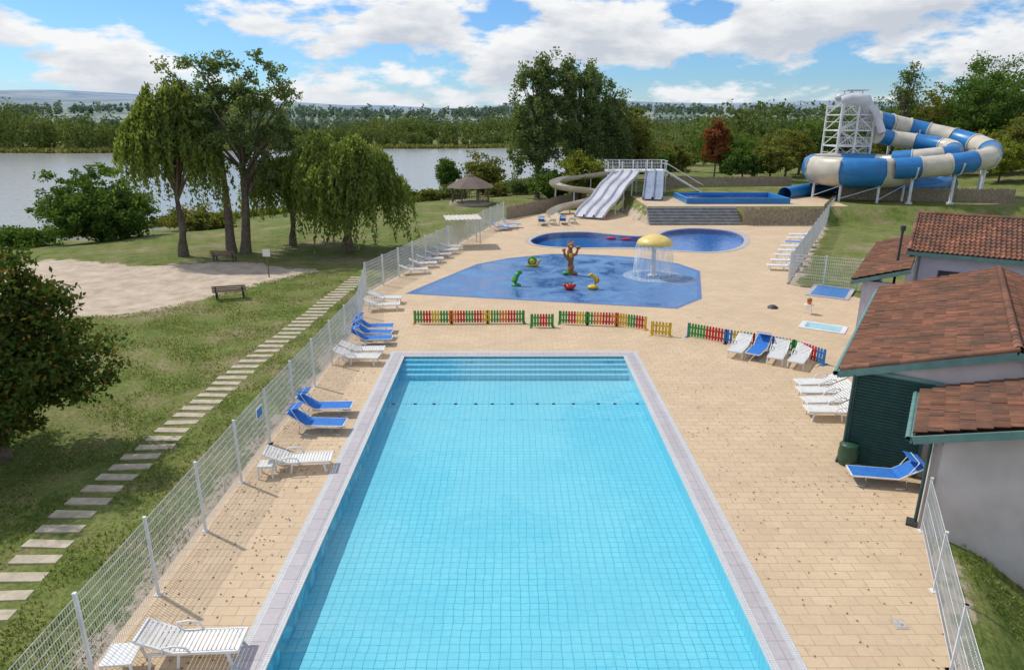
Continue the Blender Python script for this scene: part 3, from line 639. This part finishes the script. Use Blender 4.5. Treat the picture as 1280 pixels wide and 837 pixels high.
b.box((0,0,.1),(10.4,5.5,.1),1); b.obj('basin',[M['sblue'],M['kpool']],parent=lp)
b=MB(); b.add([(-5.2,-2.75,.45),(5.2,-2.75,.45),(5.2,2.75,.45),(-5.2,2.75,.45)],[(0,1,2,3)]); b.obj('water_surface',[M['kwater']],parent=lp)
b=MB(); b.prism([(14.2,71.3),(35,71.3),(36,80),(14.2,80.5)],1.4,1.56); b.obj('terrace_paving',[M['deck']])
# ---------------------------------------------------------------- lane slide
sl=mkempty('multi_lane_water_slide',(0,0,0))
def lanes(b,T,B,w,nl,m,ms):
    T=Vector(T);B=Vector(B);d=(B-T);h=Vector((d.x,d.y,0)).normalized();p=Vector((-h.y,h.x,0)); K=18
    def pos(t):
        q=T+d*t; q.z=T.z+(B.z-T.z)*(t+.035*math.sin(t*math.pi*4)); return q
    lw=w/nl
    for l in range(nl):
        prof=[(-lw/2,.26),(-lw/2+.07,.26),(-lw/2+.12,.04),(-lw/4,0),(lw/4,0),(lw/2-.12,.04),(lw/2-.07,.26),(lw/2,.26),(lw/2,-.1),(-lw/2,-.1)]
        o=-w/2+lw*(l+.5); vs=[]
        for k in range(K+1):
            c=pos(k/K)
            for a,z in prof: vs.append(c+p*(o+a*.995)+Vector((0,0,z)))
        n=len(prof)
        b.add(vs,[(k*n+j,k*n+(j+1)%n,(k+1)*n+(j+1)%n,(k+1)*n+j) for k in range(K) for j in range(n)],m,False)
    for t in(.15,.4,.62):
        c=pos(t)
        for s_ in(-.4,.4): q=c+p*(w*s_); b.cyl((q.x,q.y,-.1),(q.x,q.y,q.z-.08),.09,ms,n=8)
b=MB(); lanes(b,(14.0,84.3,4.2),(8.3,72.8,.25),3.3,3,0,1); lanes(b,(17.4,84.3,4.2),(15.6,76.0,1.75),2.2,2,2,1)
b.obj('lanes',[M['slide'],M['wpaint'],M['sgrey']],parent=sl)
b=MB(); b.box((15.3,86,4.1),(7.4,3.2,.2),0)
for x in np.linspace(11.8,18.8,5):
    for y in(84.6,87.4): b.cyl((x,y,0),(x,y,5.3),.07,0,n=6)
for z in(4.5,4.9,5.3): b.beam((11.6,87.5,z),(19.0,87.5,z),.05,.05)
for i in range(38): b.beam((11.7+i*.195,87.5,4.2),(11.7+i*.195,87.5,5.3),.03,.03)
for x in(11.65,18.95):
    for z in(4.9,5.3): b.beam((x,84.5,z),(x,87.5,z),.05,.05)
for x in(12.3,15.8,16.3,18.6): b.beam((x,84.5,4.2),(x,84.5,5.3),.06,.06)
for i in range(16): b.box((19.2+i*.28,86,4.0-i*.16),(.28,1.2,.05),0)
for y in(85.4,86.6): b.beam((19.1,y,5.0),(23.7,y,2.4),.05,.05); b.beam((19.1,y,3.95),(23.7,y,1.4),.06,.15)
b.obj('platform',[M['wpaint']],parent=sl)
b=MB(); p=catmull([(12.5,85.5,4.1),(9.5,86.5,3.7),(6.5,86,3.3),(5.3,84,2.9),(6.8,82.2,2.6),(9.5,82,2.3),(10.6,80.2,1.9),(8.8,78.6,1.5),(6,77.5,1.0),(4.6,75.8,.5),(4.8,74,.3)],7,False)
b.tube(p,.62,0,12,arc=(math.pi,2*math.pi)); b.tube(p,.65,0,12,arc=(math.pi,2*math.pi))
for i in range(6,len(p)-8,12): b.cyl((p[i][0],p[i][1],-.5),(p[i][0],p[i][1],p[i][2]-.6),.08,1,n=6)
b.obj('curved_flume',[M['cream'],M['wpaint']],parent=sl)
# ---------------------------------------------------------------- spiral slide with bowl and tower
sp=mkempty('spiral_water_slide',(0,0,0)); BC=(39.6,79.5,0); kx=lambda x:39.6+(x-40)*.90
b=MB(); b.lathe([(.8,2.2),(2.2,2.75),(4.4,3.05),(5.5,3.5),(6.0,4.3),(6.05,5.0),(5.85,5.85),(5.3,6.2),(4.7,6.0),(4.6,5.3),(4.3,4.6),(3,3.9),(1.0,3.4),(.6,2.4)],BC,0,32,mf=lambda i,j:((i//4)%2) if j<9 else 0)
for i in range(8):
    a=i*math.pi/4; b.tube([(BC[0]+r*math.cos(a),BC[1]+r*math.sin(a),z) for r,z in((4.5,3.0),(5.58,3.45),(6.09,4.3),(6.14,5.0),(5.92,5.9))],.06,0,5)
b.obj('bowl',[M['cream'],M['sblue']],parent=sp)
b=MB(); p=catmull([(kx(x),y,z) for x,y,z in[(43.5,86.5,10.3),(46,87.2,9.9),(49.2,87.3,9.3),(52.2,86.2,8.6),(54.8,83.2,7.8),(55.2,79,7.0),(53,75.4,6.3),(49,73.6,5.8),(45,73.6,5.4),(41,74.2,5.1)]],8,False)
b.tube(p,1.1,0,18,mf=lambda i:1 if (i//6)%2 else 0)
for i in range(0,len(p)-1,6):
    a=Vector(p[i]); c=Vector(p[i+1]); b.cyl(a,a+(c-a).normalized()*.12,1.2,0,n=18)
p2=catmull([(kx(x),y,z) for x,y,z in[(44.5,84.5,8.3),(47,85,7.9),(50.0,83.6,7.5),(51.8,80.5,7.0),(49.8,77.8,6.5),(46.5,78,6.1),(44,79.5,5.8)]],8,False); b.tube(p2,.9,0,16,mf=lambda i:((i//7+1)%2))
for i in range(0,len(p2)-1,7):
    a=Vector(p2[i]); c=Vector(p2[i+1]); b.cyl(a,a+(c-a).normalized()*.1,.98,0,n=16)
p3=catmull([(kx(x),y,z) for x,y,z in[(43,77.5,2.9),(46.5,77,3.0),(50,78.5,3.0),(53.5,82,2.9),(52,86,2.6),(46,87,2.4),(40,85,2.2),(35,82,2.1),(30.5,78.5,2.0)]],8,False); b.tube(p3,.8,1,14)
b.obj('tubes',[M['cream'],M['sblue']],parent=sp)
b=MB()
for i in range(4,len(p)-4,9):
    x,y,z=p[i]; zt=float(terr(x,y)); b.cyl((x,y,zt),(x,y,z-1.1),.16,0,n=10); b.cyl((x,y,zt),(x,y,zt+.2),.35,0,n=10)
    d=Vector((p[i+1][0]-x,p[i+1][1]-y,0)).normalized(); s_=Vector((-d.y,d.x,0)); b.tube([(x+s_.x*r,y+s_.y*r,z+h) for r,h in((-1.25,.1),(-.9,-.95),(0,-1.3),(.9,-.95),(1.25,.1))],.09,0,6)
for a in range(8):
    x,y=BC[0]+4.9*math.cos(a*math.pi/4),BC[1]+4.9*math.sin(a*math.pi/4); zt=float(terr(x,y)); b.cyl((x,y,zt),(x,y,3.4),.14,0,n=8)
    b.beam((x,y,zt+.3),(BC[0]+4.9*math.cos((a+1)*math.pi/4),BC[1]+4.9*math.sin((a+1)*math.pi/4),3.2),.07,.07)
b.obj('support_posts',[M['wpaint']],parent=sp)
b=MB(); TX,TY=41.2,86.8; hw=2.0
for sx in(-1,0,1):
    for sy in(-1,1): b.beam((TX+sx*hw,TY+sy*hw,0),(TX+sx*hw,TY+sy*hw,11.8),.2,.2)
for k in range(6):
    z=1.6+k*1.8; b.box((TX,TY,z),(4.1,4.1,.14))
    for s_ in(-1,1):
        b.beam((TX-hw,TY+s_*hw,z),(TX,TY+s_*hw,z+1.7),.09,.09); b.beam((TX+hw,TY+s_*hw,z),(TX,TY+s_*hw,z+1.7),.09,.09)
        b.beam((TX+s_*hw,TY-hw,z+1.7),(TX+s_*hw,TY+hw,z),.08,.08); b.beam((TX-hw,TY+s_*hw,z+1.0),(TX+hw,TY+s_*hw,z+1.0),.06,.06)
        b.beam((TX+s_*hw,TY-hw,z+1.0),(TX+s_*hw,TY+hw,z+1.0),.06,.06)
    for j in range(22):
        x=TX-hw+4.0*j/21; b.beam((x,TY-hw,z),(x,TY-hw,z+1.0),.045,.045)
    sg=1 if k%2 else -1
    for j in range(9): b.box((TX+sg*(1.6-j*.4),TY-.9,z+.2*(j+1)-.1),(.38,1.3,.05))
    b.beam((TX+sg*1.8,TY-1.5,z),(TX-sg*1.8,TY-1.5,z+1.8),.08,.22)
b.obj('stair_tower',[M['wpaint']],parent=sp)
b=MB(); b.tube([(39.3,85.5,12.2),(40.2,85,12.4),(41.8,85,12.2),(43.0,86.3,10.6)],[.5,.7,.8,1.05],0,14); b.tube([(43.9,84,8.6),(42.9,84.5,11.2),(40.6,86.5,12.9)],.45,0,12); b.sph((39.4,86,12.6),(.7,.7,.5),0); b.box((41.2,86.8,13.4),(2.6,2.2,.1),0)
for x in(40.1,42.3): b.beam((x,86.8,11.2),(x,86.8,13.4),.08,.08)
b.obj('start_housing',[M['slide']],parent=sp)
# ---------------------------------------------------------------- trees
def quads(C,size,rng,el=1.0,vert=False,nb=.0):
    N=len(C); n=rng.normal(size=(N,3)); n[:,2]+=nb; n/=np.linalg.norm(n,axis=1)[:,None]
    t=rng.normal(size=(N,3))
    if vert: t=np.tile([0,0,1.],(N,1))+t*.22
    t-=n*(t*n).sum(1)[:,None]; t/=np.linalg.norm(t,axis=1)[:,None]; u=np.cross(n,t)
    s=(size*rng.uniform(.6,1.25,N))[:,None]
    return np.stack([C-t*s*el,C+u*s*.55,C+t*s*el,C-u*s*.55],1)
def emit(name,trunk,Q,tint,lm,loc):
    nv=len(trunk.v); V=trunk.v+Q.reshape(-1,3).tolist(); k=len(Q)
    F=trunk.f+(np.arange(k*4).reshape(-1,4)+nv).tolist()
    me=bpy.data.meshes.new(name); me.from_pydata(V,[],F); me.materials.append(M['bark']); me.materials.append(lm)
    me.polygons.foreach_set('material_index',[0]*len(trunk.f)+[1]*k)
    me.polygons.foreach_set('use_smooth',[True]*len(trunk.f)+[False]*k)
    a=me.attributes.new('tint','FLOAT','FACE'); a.data.foreach_set('value',np.concatenate([np.full(len(trunk.f),.5),tint]).astype(np.float32)); me.update()
    o=bpy.data.objects.new(name,me); o.location=loc; col.objects.link(o); return o
def limb(b,p,q,r,rng,sag=.1):
    p=np.array(p);q=np.array(q);d=q-p;l=np.linalg.norm(d); pts=[]
    off=rng.normal(size=3)*l*.07
    for t in(0,.25,.5,.75,1): pts.append(tuple(p+d*t+np.array([0,0,1])*l*sag*math.sin(math.pi*t)+off*math.sin(math.pi*t)))
    b.tube(pts,[r,r*.8,r*.6,r*.42,r*.15],0,6)
def tree(name,x,y,ells,lm,tr=.25,nc=220,lp=60,ls=.3,cr=.2,seed=1,z=None,gap=.25,trunks=1,up=0.):
    rng=np.random.default_rng(seed); z=float(terr(x,y)) if z is None else z
    E=np.array(ells,float); w=E[:,3]*E[:,4]*E[:,5]; ch=rng.choice(len(E),nc,p=w/w.sum())
    d=rng.normal(size=(nc,3)); d/=np.linalg.norm(d,axis=1)[:,None]; r=rng.uniform(.08,1,nc)**.42
    lump=1+.18*np.sin(d[:,0]*5+seed)*np.sin(d[:,1]*4+2*seed)+.14*np.sin(d[:,2]*7+seed*3)
    C=E[ch,:3]+d*E[ch,3:]*(r*lump)[:,None]
    ph=rng.uniform(0,6,3); sc=6.5/np.mean(E[:,3:]); g=np.sin(C[:,0]*sc+ph[0])+np.sin(C[:,1]*sc+ph[1])+np.sin(C[:,2]*sc+ph[2]); keep=g>np.quantile(g,gap*.6); C=C[keep]; nc=len(C)
    R=np.mean(E[:,3:])*cr
    sz=np.repeat(rng.uniform(.5,1.3,nc),lp)[:,None]
    P=np.repeat(C,lp,0)+np.clip(rng.normal(size=(nc*lp,3)),-1.7,1.7)*np.array([1,1,.7+up])*R*sz*.75
    tint=np.repeat(rng.uniform(0,1,nc),lp)*.75+rng.uniform(0,.25,len(P)); k_=P[:,2]>.15; P=P[k_]; tint=tint[k_]
    b=MB(); top=E[:,2].max(); cb=(E[:,2]-E[:,5]).min()
    for k in range(trunks):
        ox=(k-(trunks-1)/2)*tr*3
        base=np.array([ox,0,-.3]); tp=np.array([E[:,0].mean()+ox*2,E[:,1].mean(),top+.2*E[0,5]])
        pts=[tuple(base+(tp-base)*t+np.array([math.sin(t*5+k)*.25,math.cos(t*4)*.2,0])*t) for t in(0,.1,.3,.5,.75,1)]
        b.tube(pts,[tr*1.35,tr,tr*.8,tr*.6,tr*.35,tr*.1],0,9)
    for i in rng.choice(nc,min(nc,40),replace=False):
        zt=min(max(C[i,2]*.62,cb*.8+.2),top); t=(zt+.3)/(tp[2]+.3); s0=base+(tp-base)*t; limb(b,s0,C[i],tr*.3,rng)
    return emit(name,b,quads(P,ls,rng,nb=.4),tint,lm,(x,y,z))
def willow(name,x,y,ells,lm,tr=.35,ns=650,nl=46,ls=.2,seed=1,drop=(2.5,6),minz=.5):
    rng=np.random.default_rng(seed); z=float(terr(x,y)); E=np.array(ells,float); w=E[:,3]*E[:,4]
    P=[];T=[]; b=MB(); top=E[:,2].max(); NCL=60
    ch=rng.choice(len(E),ns,p=w/w.sum()); cl=rng.integers(0,NCL,ns); ca=rng.uniform(0,2*math.pi,NCL); cr_=rng.uniform(.2,1,NCL)**.6; cb_=rng.uniform(.6,1.12,NCL); cd=rng.uniform(.4,1.15,NCL)
    starts=[]
    for i in range(ns):
        e=E[ch[i]]; j=cl[i]; a=ca[j]+rng.normal()*.15; rr=min(1.05,max(.05,cr_[j]+rng.normal()*.1)); zz=e[2]+e[5]*math.sqrt(max(0,1-min(1,rr)**2*.92))*cb_[j]*rng.uniform(.8,1)
        s0=np.array([e[0]+e[3]*rr*math.cos(a),e[1]+e[4]*rr*math.sin(a),zz]); dl=rng.uniform(*drop)*cd[j]
        dl=min(dl,s0[2]-minz-rng.uniform(0,1.2))
        if dl<.6: continue
        starts.append(s0); t=np.linspace(0,1,nl)[:,None]; out=np.array([math.cos(a),math.sin(a),0])*rng.uniform(.1,.9)
        pts=s0+out*np.sqrt(t)-np.array([0,0,1])*dl*t+rng.normal(size=(nl,3))*.1+np.array([rng.normal()*.2,rng.normal()*.2,0])*t
        P.append(pts); T.append(np.full(nl,(j*.37)%1*.7+rng.uniform(0,.3)))
    P=np.concatenate(P);T=np.concatenate(T)
    b.tube([(0,0,-.4),(.05,0,.8),(.2,.1,2.2),(0,.1,top*.6),(.1,0,top)],[tr*1.3,tr,tr*.85,tr*.6,tr*.2],0,10)
    for i in rng.choice(len(starts),34,replace=False): limb(b,(.15,.05,min(top*.45,starts[i][2]*.5)),starts[i],tr*.3,rng,.25)
    return emit(name,b,quads(P,ls,rng,el=1.35,vert=True),T,lm,(x,y,z))
LG=leafmat('leaf_green',(.07,.13,.03),(.14,.23,.055))
LD=leafmat('leaf_dark_autumn',(.05,.085,.02),(.10,.15,.035),(.19,.12,.03),trans=.3)
LP=leafmat('leaf_poplar',(.105,.16,.06),(.20,.26,.105),trans=.42)
LWi=leafmat('leaf_willow',(.15,.21,.05),(.25,.31,.09),trans=.48)
LY=leafmat('leaf_yellow_green',(.17,.22,.04),(.27,.30,.06),trans=.45)
LR=leafmat('leaf_red',(.17,.055,.03),(.30,.13,.055),trans=.4)
LO=leafmat('leaf_olive',(.12,.155,.04),(.21,.235,.065),(.26,.19,.05),trans=.42)
tree('maple_tree',-16.4,19.9,[(0,0,3.7,3.2,3.0,2.5),(.4,-.4,2.6,3.0,2.6,1.4),(-.3,0,5.2,2.0,2.0,1.9)],LD,tr=.22,nc=600,lp=85,ls=.1,cr=.15,seed=3)
willow('willow_tree',-25.9,53.5,[(0,0,8.0,3.3,3.0,3.2),(.3,0,10.4,2.2,1.8,2.6)],LWi,tr=.38,ns=620,nl=52,drop=(1.5,5.5),minz=2.6,seed=5,ls=.14)
tree('poplar_tree',-22.2,55.2,[(1.0,0,9.8,4.6,3.6,3.6),(-1.4,0,12.8,3.2,2.5,2.8),(3.4,0,12.6,3.0,2.5,2.7),(4.2,0,7.4,3.0,2.5,2.6),(-3.6,0,10.6,2.5,2,3.0)],LP,tr=.38,nc=760,lp=52,ls=.14,cr=.13,seed=8,gap=.7,trunks=2)
willow('willow_tree',-18.6,58,[(0,0,5.4,3.2,2.5,2.2)],LWi,tr=.3,ns=360,drop=(1.5,4.2),minz=1.0,seed=15,ls=.14)
willow('willow_tree',-13.3,55.2,[(0,0,6.3,3.7,4.0,3.1),(1.2,0,4.8,3.7,3.8,2.6),(-2,0,6.8,2,2,1.8)],LWi,tr=.45,ns=900,nl=52,drop=(1.6,6),minz=.4,seed=9,ls=.14)
tree('round_tree',-40.2,67,[(0,0,3.5,4.9,4.5,3.2),(-2.0,0,2.6,3.4,3,2.4),(2.3,0,2.6,3,3,2.4)],LG,tr=.25,nc=620,lp=55,ls=.17,cr=.13,seed=11)
tree('shrub',-51,71,[(0,0,.8,3.4,2.0,1.2)],LG,tr=.1,nc=140,lp=50,ls=.17,cr=.22,seed=12)
tree('shrub',-34,75,[(0,0,1.0,4.2,2.0,1.4)],LO,tr=.1,nc=140,lp=50,ls=.17,cr=.22,seed=13)
tree('poplar_tree',3.6,94,[(0,0,11.2,3.5,3,6.2),(-.8,0,6.6,3.0,2.6,4),(1,0,14.6,2.4,2,3.6)],LP,tr=.35,nc=560,lp=52,ls=.21,cr=.14,seed=21,gap=.55,up=.4)
tree('poplar_tree',9.2,95.5,[(0,0,11.2,3.5,3,6.2),(.6,0,7,3.4,3,4.2),(-1.2,0,14.2,2.1,2,3.6),(1.8,0,13.8,2.1,2,3.5)],LP,tr=.38,nc=600,lp=52,ls=.21,cr=.14,seed=22,gap=.55,up=.4)
tree('poplar_tree',13.4,97,[(0,0,9.2,2.7,2.6,5.1),(.6,0,6,2.6,2.6,3.6)],LP,tr=.3,nc=320,lp=52,ls=.21,cr=.16,seed=23,gap=.5,up=.4)
tree('deciduous_tree',16.2,100,[(0,0,6.2,3.2,3,3.8),(1.2,0,4.6,3,3,3)],LO,tr=.25,nc=280,lp=50,ls=.22,cr=.16,seed=24,gap=.35)
tree('deciduous_tree',8.9,88.5,[(0,0,3.6,2.9,2.6,2.5)],LY,tr=.15,nc=200,lp=50,ls=.18,cr=.18,seed=25,z=.0)
tree('shrub',5.4,90,[(0,0,2.0,2.4,2,1.8)],LG,tr=.1,nc=120,lp=50,ls=.2,cr=.22,seed=26)
tree('small_tree',-9.2,103,[(0,0,3.6,1.6,1.6,2.5)],LG,tr=.14,nc=120,lp=50,ls=.2,cr=.22,seed=27)
tree('small_tree',-4.2,105,[(0,0,3.2,3.2,3,2.7)],LO,tr=.16,nc=190,lp=50,ls=.2,cr=.19,seed=28)
for i,(x,y,s_) in enumerate([(-14,99,1.2),(-11.3,97.5,1.1),(-8,98,1.3),(-17.5,103,1.4),(-2,97,1.2),(1.5,99,1.4),(12,100,1.6)]):
    tree('shrub',x,y,[(0,0,s_*.6,s_*1.6,s_,s_*.8)],[LG,LO,LP][i%3],tr=.06,nc=70,lp=46,ls=.18,cr=.28,seed=40+i)
tree('autumn_tree',30,103,[(0,0,5.2,1.8,1.7,3.2)],LR,tr=.16,nc=150,lp=46,ls=.2,cr=.2,seed=50,gap=.3)
right=[(20.5,104,3.4,4.6,LG),(24.5,108,3.6,5.2,LO),(26,125,4.5,7.5,LP),(33.5,101,3.0,4.8,LG),(37.5,101,3.2,5.4,LO),(42.5,108,4.4,7.6,LO),(47,114,4.6,9.0,LG),(36,120,5,7.6,LG),(53,118,5,10,LP),(58,108,4.2,8,LO),(62,104,4.0,7,LY),(61,122,6,12.5,LG),(68,118,6,13.5,LO),(74.5,112,6.2,16,LG),(80,118,7,18,LG),(68,101,4.0,7.0,LY),(73.5,99,4.6,8.5,LO),(64.5,92,3.2,5.5,LY),(88,112,7,16,LG),(70,88,3.8,7,LG),(79,94,5,10,LG)]
for i,(x,y,r,h,lm) in enumerate(right):
    tree('deciduous_tree',x,y,[(0,0,h*.6,r,r*.9,h*.34),(r*.35,0,h*.45,r*.8,r*.8,h*.3),(-r*.4,0,h*.5,r*.7,r*.7,h*.3)],lm,tr=.1+h*.014,nc=int(180+h*10),lp=46,ls=.22 if h>8 else .19,cr=.16,seed=60+i,gap=.4)
tree('slender_tree',61.5,112,[(0,0,12.5,1.8,1.8,4.2)],LP,tr=.2,nc=90,lp=30,ls=.2,cr=.25,seed=90,gap=.5)
# ---------------------------------------------------------------- distant forests
def forest(name,bands,c1,c2,seed):
    rng=np.random.default_rng(seed); P=[];T=[];SZ=[]
    for (x0,x1,yf,dy,h0,h1,n,k,ls) in bands:
        xs=rng.uniform(x0,x1,n); dd=rng.uniform(0,dy,n); ys=yf(xs)+dd
        for x,y in zip(xs,ys):
            mod=.78+.2*math.sin(x*.031+y*.05)+.16*math.sin(x*.083+1.3)
            z=float(terr(x,y)); h=rng.uniform(h0,h1)*mod; r=h*rng.uniform(.2,.42)
            d=rng.normal(size=(k,3)); d/=np.linalg.norm(d,axis=1)[:,None]; d*= (rng.uniform(.3,1,k)**.4)[:,None]
            lump=1+.22*np.sin(d[:,0]*6+x)*np.sin(d[:,2]*5+y)
            P.append(np.array([x,y,z+h*.46])+d*np.array([r,r,h*.48])*lump[:,None]); T.append(np.full(k,rng.uniform(0,1))*.8+rng.uniform(0,.2,k)); SZ.append(np.full(k,ls))
    P=np.concatenate(P);T=np.concatenate(T);SZ=np.concatenate(SZ)
    Q=quads(P,1.0,rng,nb=.5); Cn=P[:,None,:]; Q=Cn+(Q-Cn)*SZ[:,None,None]
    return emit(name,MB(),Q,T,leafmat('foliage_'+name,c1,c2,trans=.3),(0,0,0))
forest('forest_far_shore',[(-430,-122,lambda x:farY(x)+4,60,13,21,460,190,.7),(-130,110,lambda x:farY(x)+4,22,4,10,380,110,.55),(-130,140,lambda x:farY(x)+70,60,9,15,380,110,.8)],(.08,.125,.04),(.18,.22,.075),1)
forest('forest_right',[(30,130,lambda x:150+0*x,60,8,12,120,190,.5),(60,420,lambda x:205+0*x,100,13,19,360,130,.85)],(.07,.115,.035),(.16,.20,.065),2)
forest('forest_distant',[(-1500,1500,lambda x:620+50*np.sin(x*.013),120,10,19,2600,34,1.7),(-2200,2200,lambda x:1250+90*np.sin(x*.007),350,12,24,2200,20,3.6)],(.10,.155,.13),(.16,.215,.175),3)  # aerial haze is put into these foliage colours, paler and bluer
rng=np.random.default_rng(5); n=9000; xs=rng.uniform(-400,110,n); ys=farY(xs)+rng.uniform(-2,4,n); P=np.stack([xs,ys,np.full(n,LAKE)+rng.uniform(.2,1.6,n)],1)
emit('reed_bank',MB(),quads(P,.7,rng,el=1.3,vert=True),rng.uniform(0,1,n),leafmat('reeds',(.14,.17,.05),(.24,.24,.09)),(0,0,0))
n=8000; xs=rng.uniform(-75,12,n); ys=shoreY(xs)-rng.uniform(-1,3.5,n); P=np.stack([xs,ys,terr(xs,ys)+rng.uniform(.1,.7,n)],1)
emit('shore_reeds',MB(),quads(P,.3,rng,el=1.5,vert=True),rng.uniform(0,1,n),leafmat('reeds_near',(.1,.14,.03),(.17,.2,.06)),(0,0,0))
# grass tufts
n=170000; xs=rng.uniform(-30,-8.3,n); ys=6+rng.uniform(0,1,n)**1.5*42
m1=~inpoly(xs,ys,beach); px=np.interp(ys,[p[0] for p in pth],[p[1] for p in pth]); m1&=abs(xs-px)>.57
cl=np.sin(xs*1.7+np.sin(ys*1.1)*2)+np.sin(ys*1.9+np.sin(xs*.8)*2); m1&=(cl+rng.normal(size=n)*.8>-.3)
xs=xs[m1];ys=ys[m1]
x3=rng.uniform(11,17,9000);y3=rng.uniform(8,16,9000); k_=((x3-8.65)*.89-(y3-10.75)*.46)>.5; xs=np.concatenate([xs,x3[k_]]);ys=np.concatenate([ys,y3[k_]])
n=len(xs); zz=terr(xs,ys)+.01; a=rng.uniform(0,6.28,n); w=rng.uniform(.012,.03,n); h=rng.uniform(.03,.10,n)
base=np.stack([xs,ys,zz],1); dv=np.stack([np.cos(a)*w,np.sin(a)*w,0*a],1); tip=base+np.stack([rng.normal(size=n)*.04,rng.normal(size=n)*.04,h],1)
V=np.stack([base-dv,base+dv,tip],1).reshape(-1,3); me=bpy.data.meshes.new('grass_tufts'); me.from_pydata(V.tolist(),[],np.arange(n*3).reshape(-1,3).tolist())
me.materials.append(leafmat('grass_blades',(.10,.15,.03),(.19,.24,.055),(.33,.29,.14),trans=.4)); at=me.attributes.new('tint','FLOAT','FACE'); at.data.foreach_set('value',np.clip(.5+.25*np.sin(xs*.9)*np.sin(ys*.7)+rng.normal(size=n)*.2,0,1).astype(np.float32))
col.objects.link(bpy.data.objects.new('grass_tufts',me))
# fallen leaves scattered on the paving and lawn edge
n=900; xs=np.concatenate([rng.uniform(-8,-5.6,450),rng.uniform(6,12,450)]); ys=rng.uniform(8,34,n); k_=inpoly(xs,ys,deck); xs,ys=xs[k_],ys[k_]; n=len(xs)
P=np.stack([xs,ys,np.full(n,.016)],1); a=rng.uniform(0,6.28,n); u=np.stack([np.cos(a),np.sin(a),rng.uniform(-.2,.2,n)],1)*.035; v=np.stack([-np.sin(a),np.cos(a),0*a],1)*.02
me=bpy.data.meshes.new('fallen_leaves'); me.from_pydata(np.stack([P-u,P+v,P+u,P-v],1).reshape(-1,3).tolist(),[],np.arange(n*4).reshape(-1,4).tolist()); me.materials.append(pmat('dry_leaf',(.22,.13,.05),(.12,.07,.03),rough=.9)); col.objects.link(bpy.data.objects.new('fallen_leaves',me))
# ---------------------------------------------------------------- sky, sun, camera
EL,AZ=math.radians(52),math.radians(-58)
w=bpy.data.worlds.new('World'); S.world=w; w.use_nodes=True; nt=w.node_tree; bg=nt.nodes['Background']
sky=nd(nt,'ShaderNodeTexSky',sky_type='NISHITA'); sky.sun_disc=False; sky.sun_elevation=EL; sky.sun_rotation=AZ; sky.air_density=1.0; sky.dust_density=.4; sky.ozone_density=2.0
tc=nd(nt,'ShaderNodeTexCoord')
def cl_noise(dz,det):
    mp=nd(nt,'ShaderNodeMapping'); mp.inputs['Scale'].default_value=(1,1,2.7); mp.inputs['Location'].default_value=(3.9,1.7,.4+dz); L(nt,tc.outputs['Generated'],mp.inputs[0])
    n=nd(nt,'ShaderNodeTexNoise',Scale=5.2,Detail=det,Roughness=.57,Distortion=.1); L(nt,mp.outputs[0],n.inputs['Vector']); return n.outputs[0]
cov=ramp(nt,cl_noise(0,8),.455,.515); shade=ramp(nt,cl_noise(.06,6),.45,.62,(7.2,7.25,7.3),(4.5,4.85,5.4))
sep=nd(nt,'ShaderNodeSeparateXYZ'); L(nt,tc.outputs['Generated'],sep.inputs[0])
hz=ramp(nt,sep.outputs[2],.0,.05,(.55,.55,.55),(0,0,0))
c=mix(nt,1,sky.outputs[0],(.48,.74,1.05),'MULTIPLY')
c=mix(nt,cov,c,shade); c=mix(nt,hz,c,(5.0,5.6,6.2)); L(nt,c,bg.inputs[0]); bg.inputs[1].default_value=.13
sd=Vector((math.sin(AZ)*math.cos(EL),math.cos(AZ)*math.cos(EL),math.sin(EL)))
lt=bpy.data.lights.new('sun','SUN'); lt.energy=3.2; lt.angle=math.radians(1.2); lt.color=(1,.95,.87); so=bpy.data.objects.new('sun',lt); so.rotation_euler=sd.to_track_quat('Z','Y').to_euler(); so.location=(0,0,60); col.objects.link(so)
cam=bpy.data.cameras.new('camera'); co=bpy.data.objects.new('camera',cam); col.objects.link(co); co.location=(0,0,10.3); co.rotation_euler=(math.radians(90-17.65),0,math.radians(-.13))
cam.lens=24; cam.sensor_width=36; cam.clip_end=20000; cam.clip_start=.1; S.camera=co
S.view_settings.view_transform='Standard'; S.view_settings.look='None'; S.view_settings.exposure=0
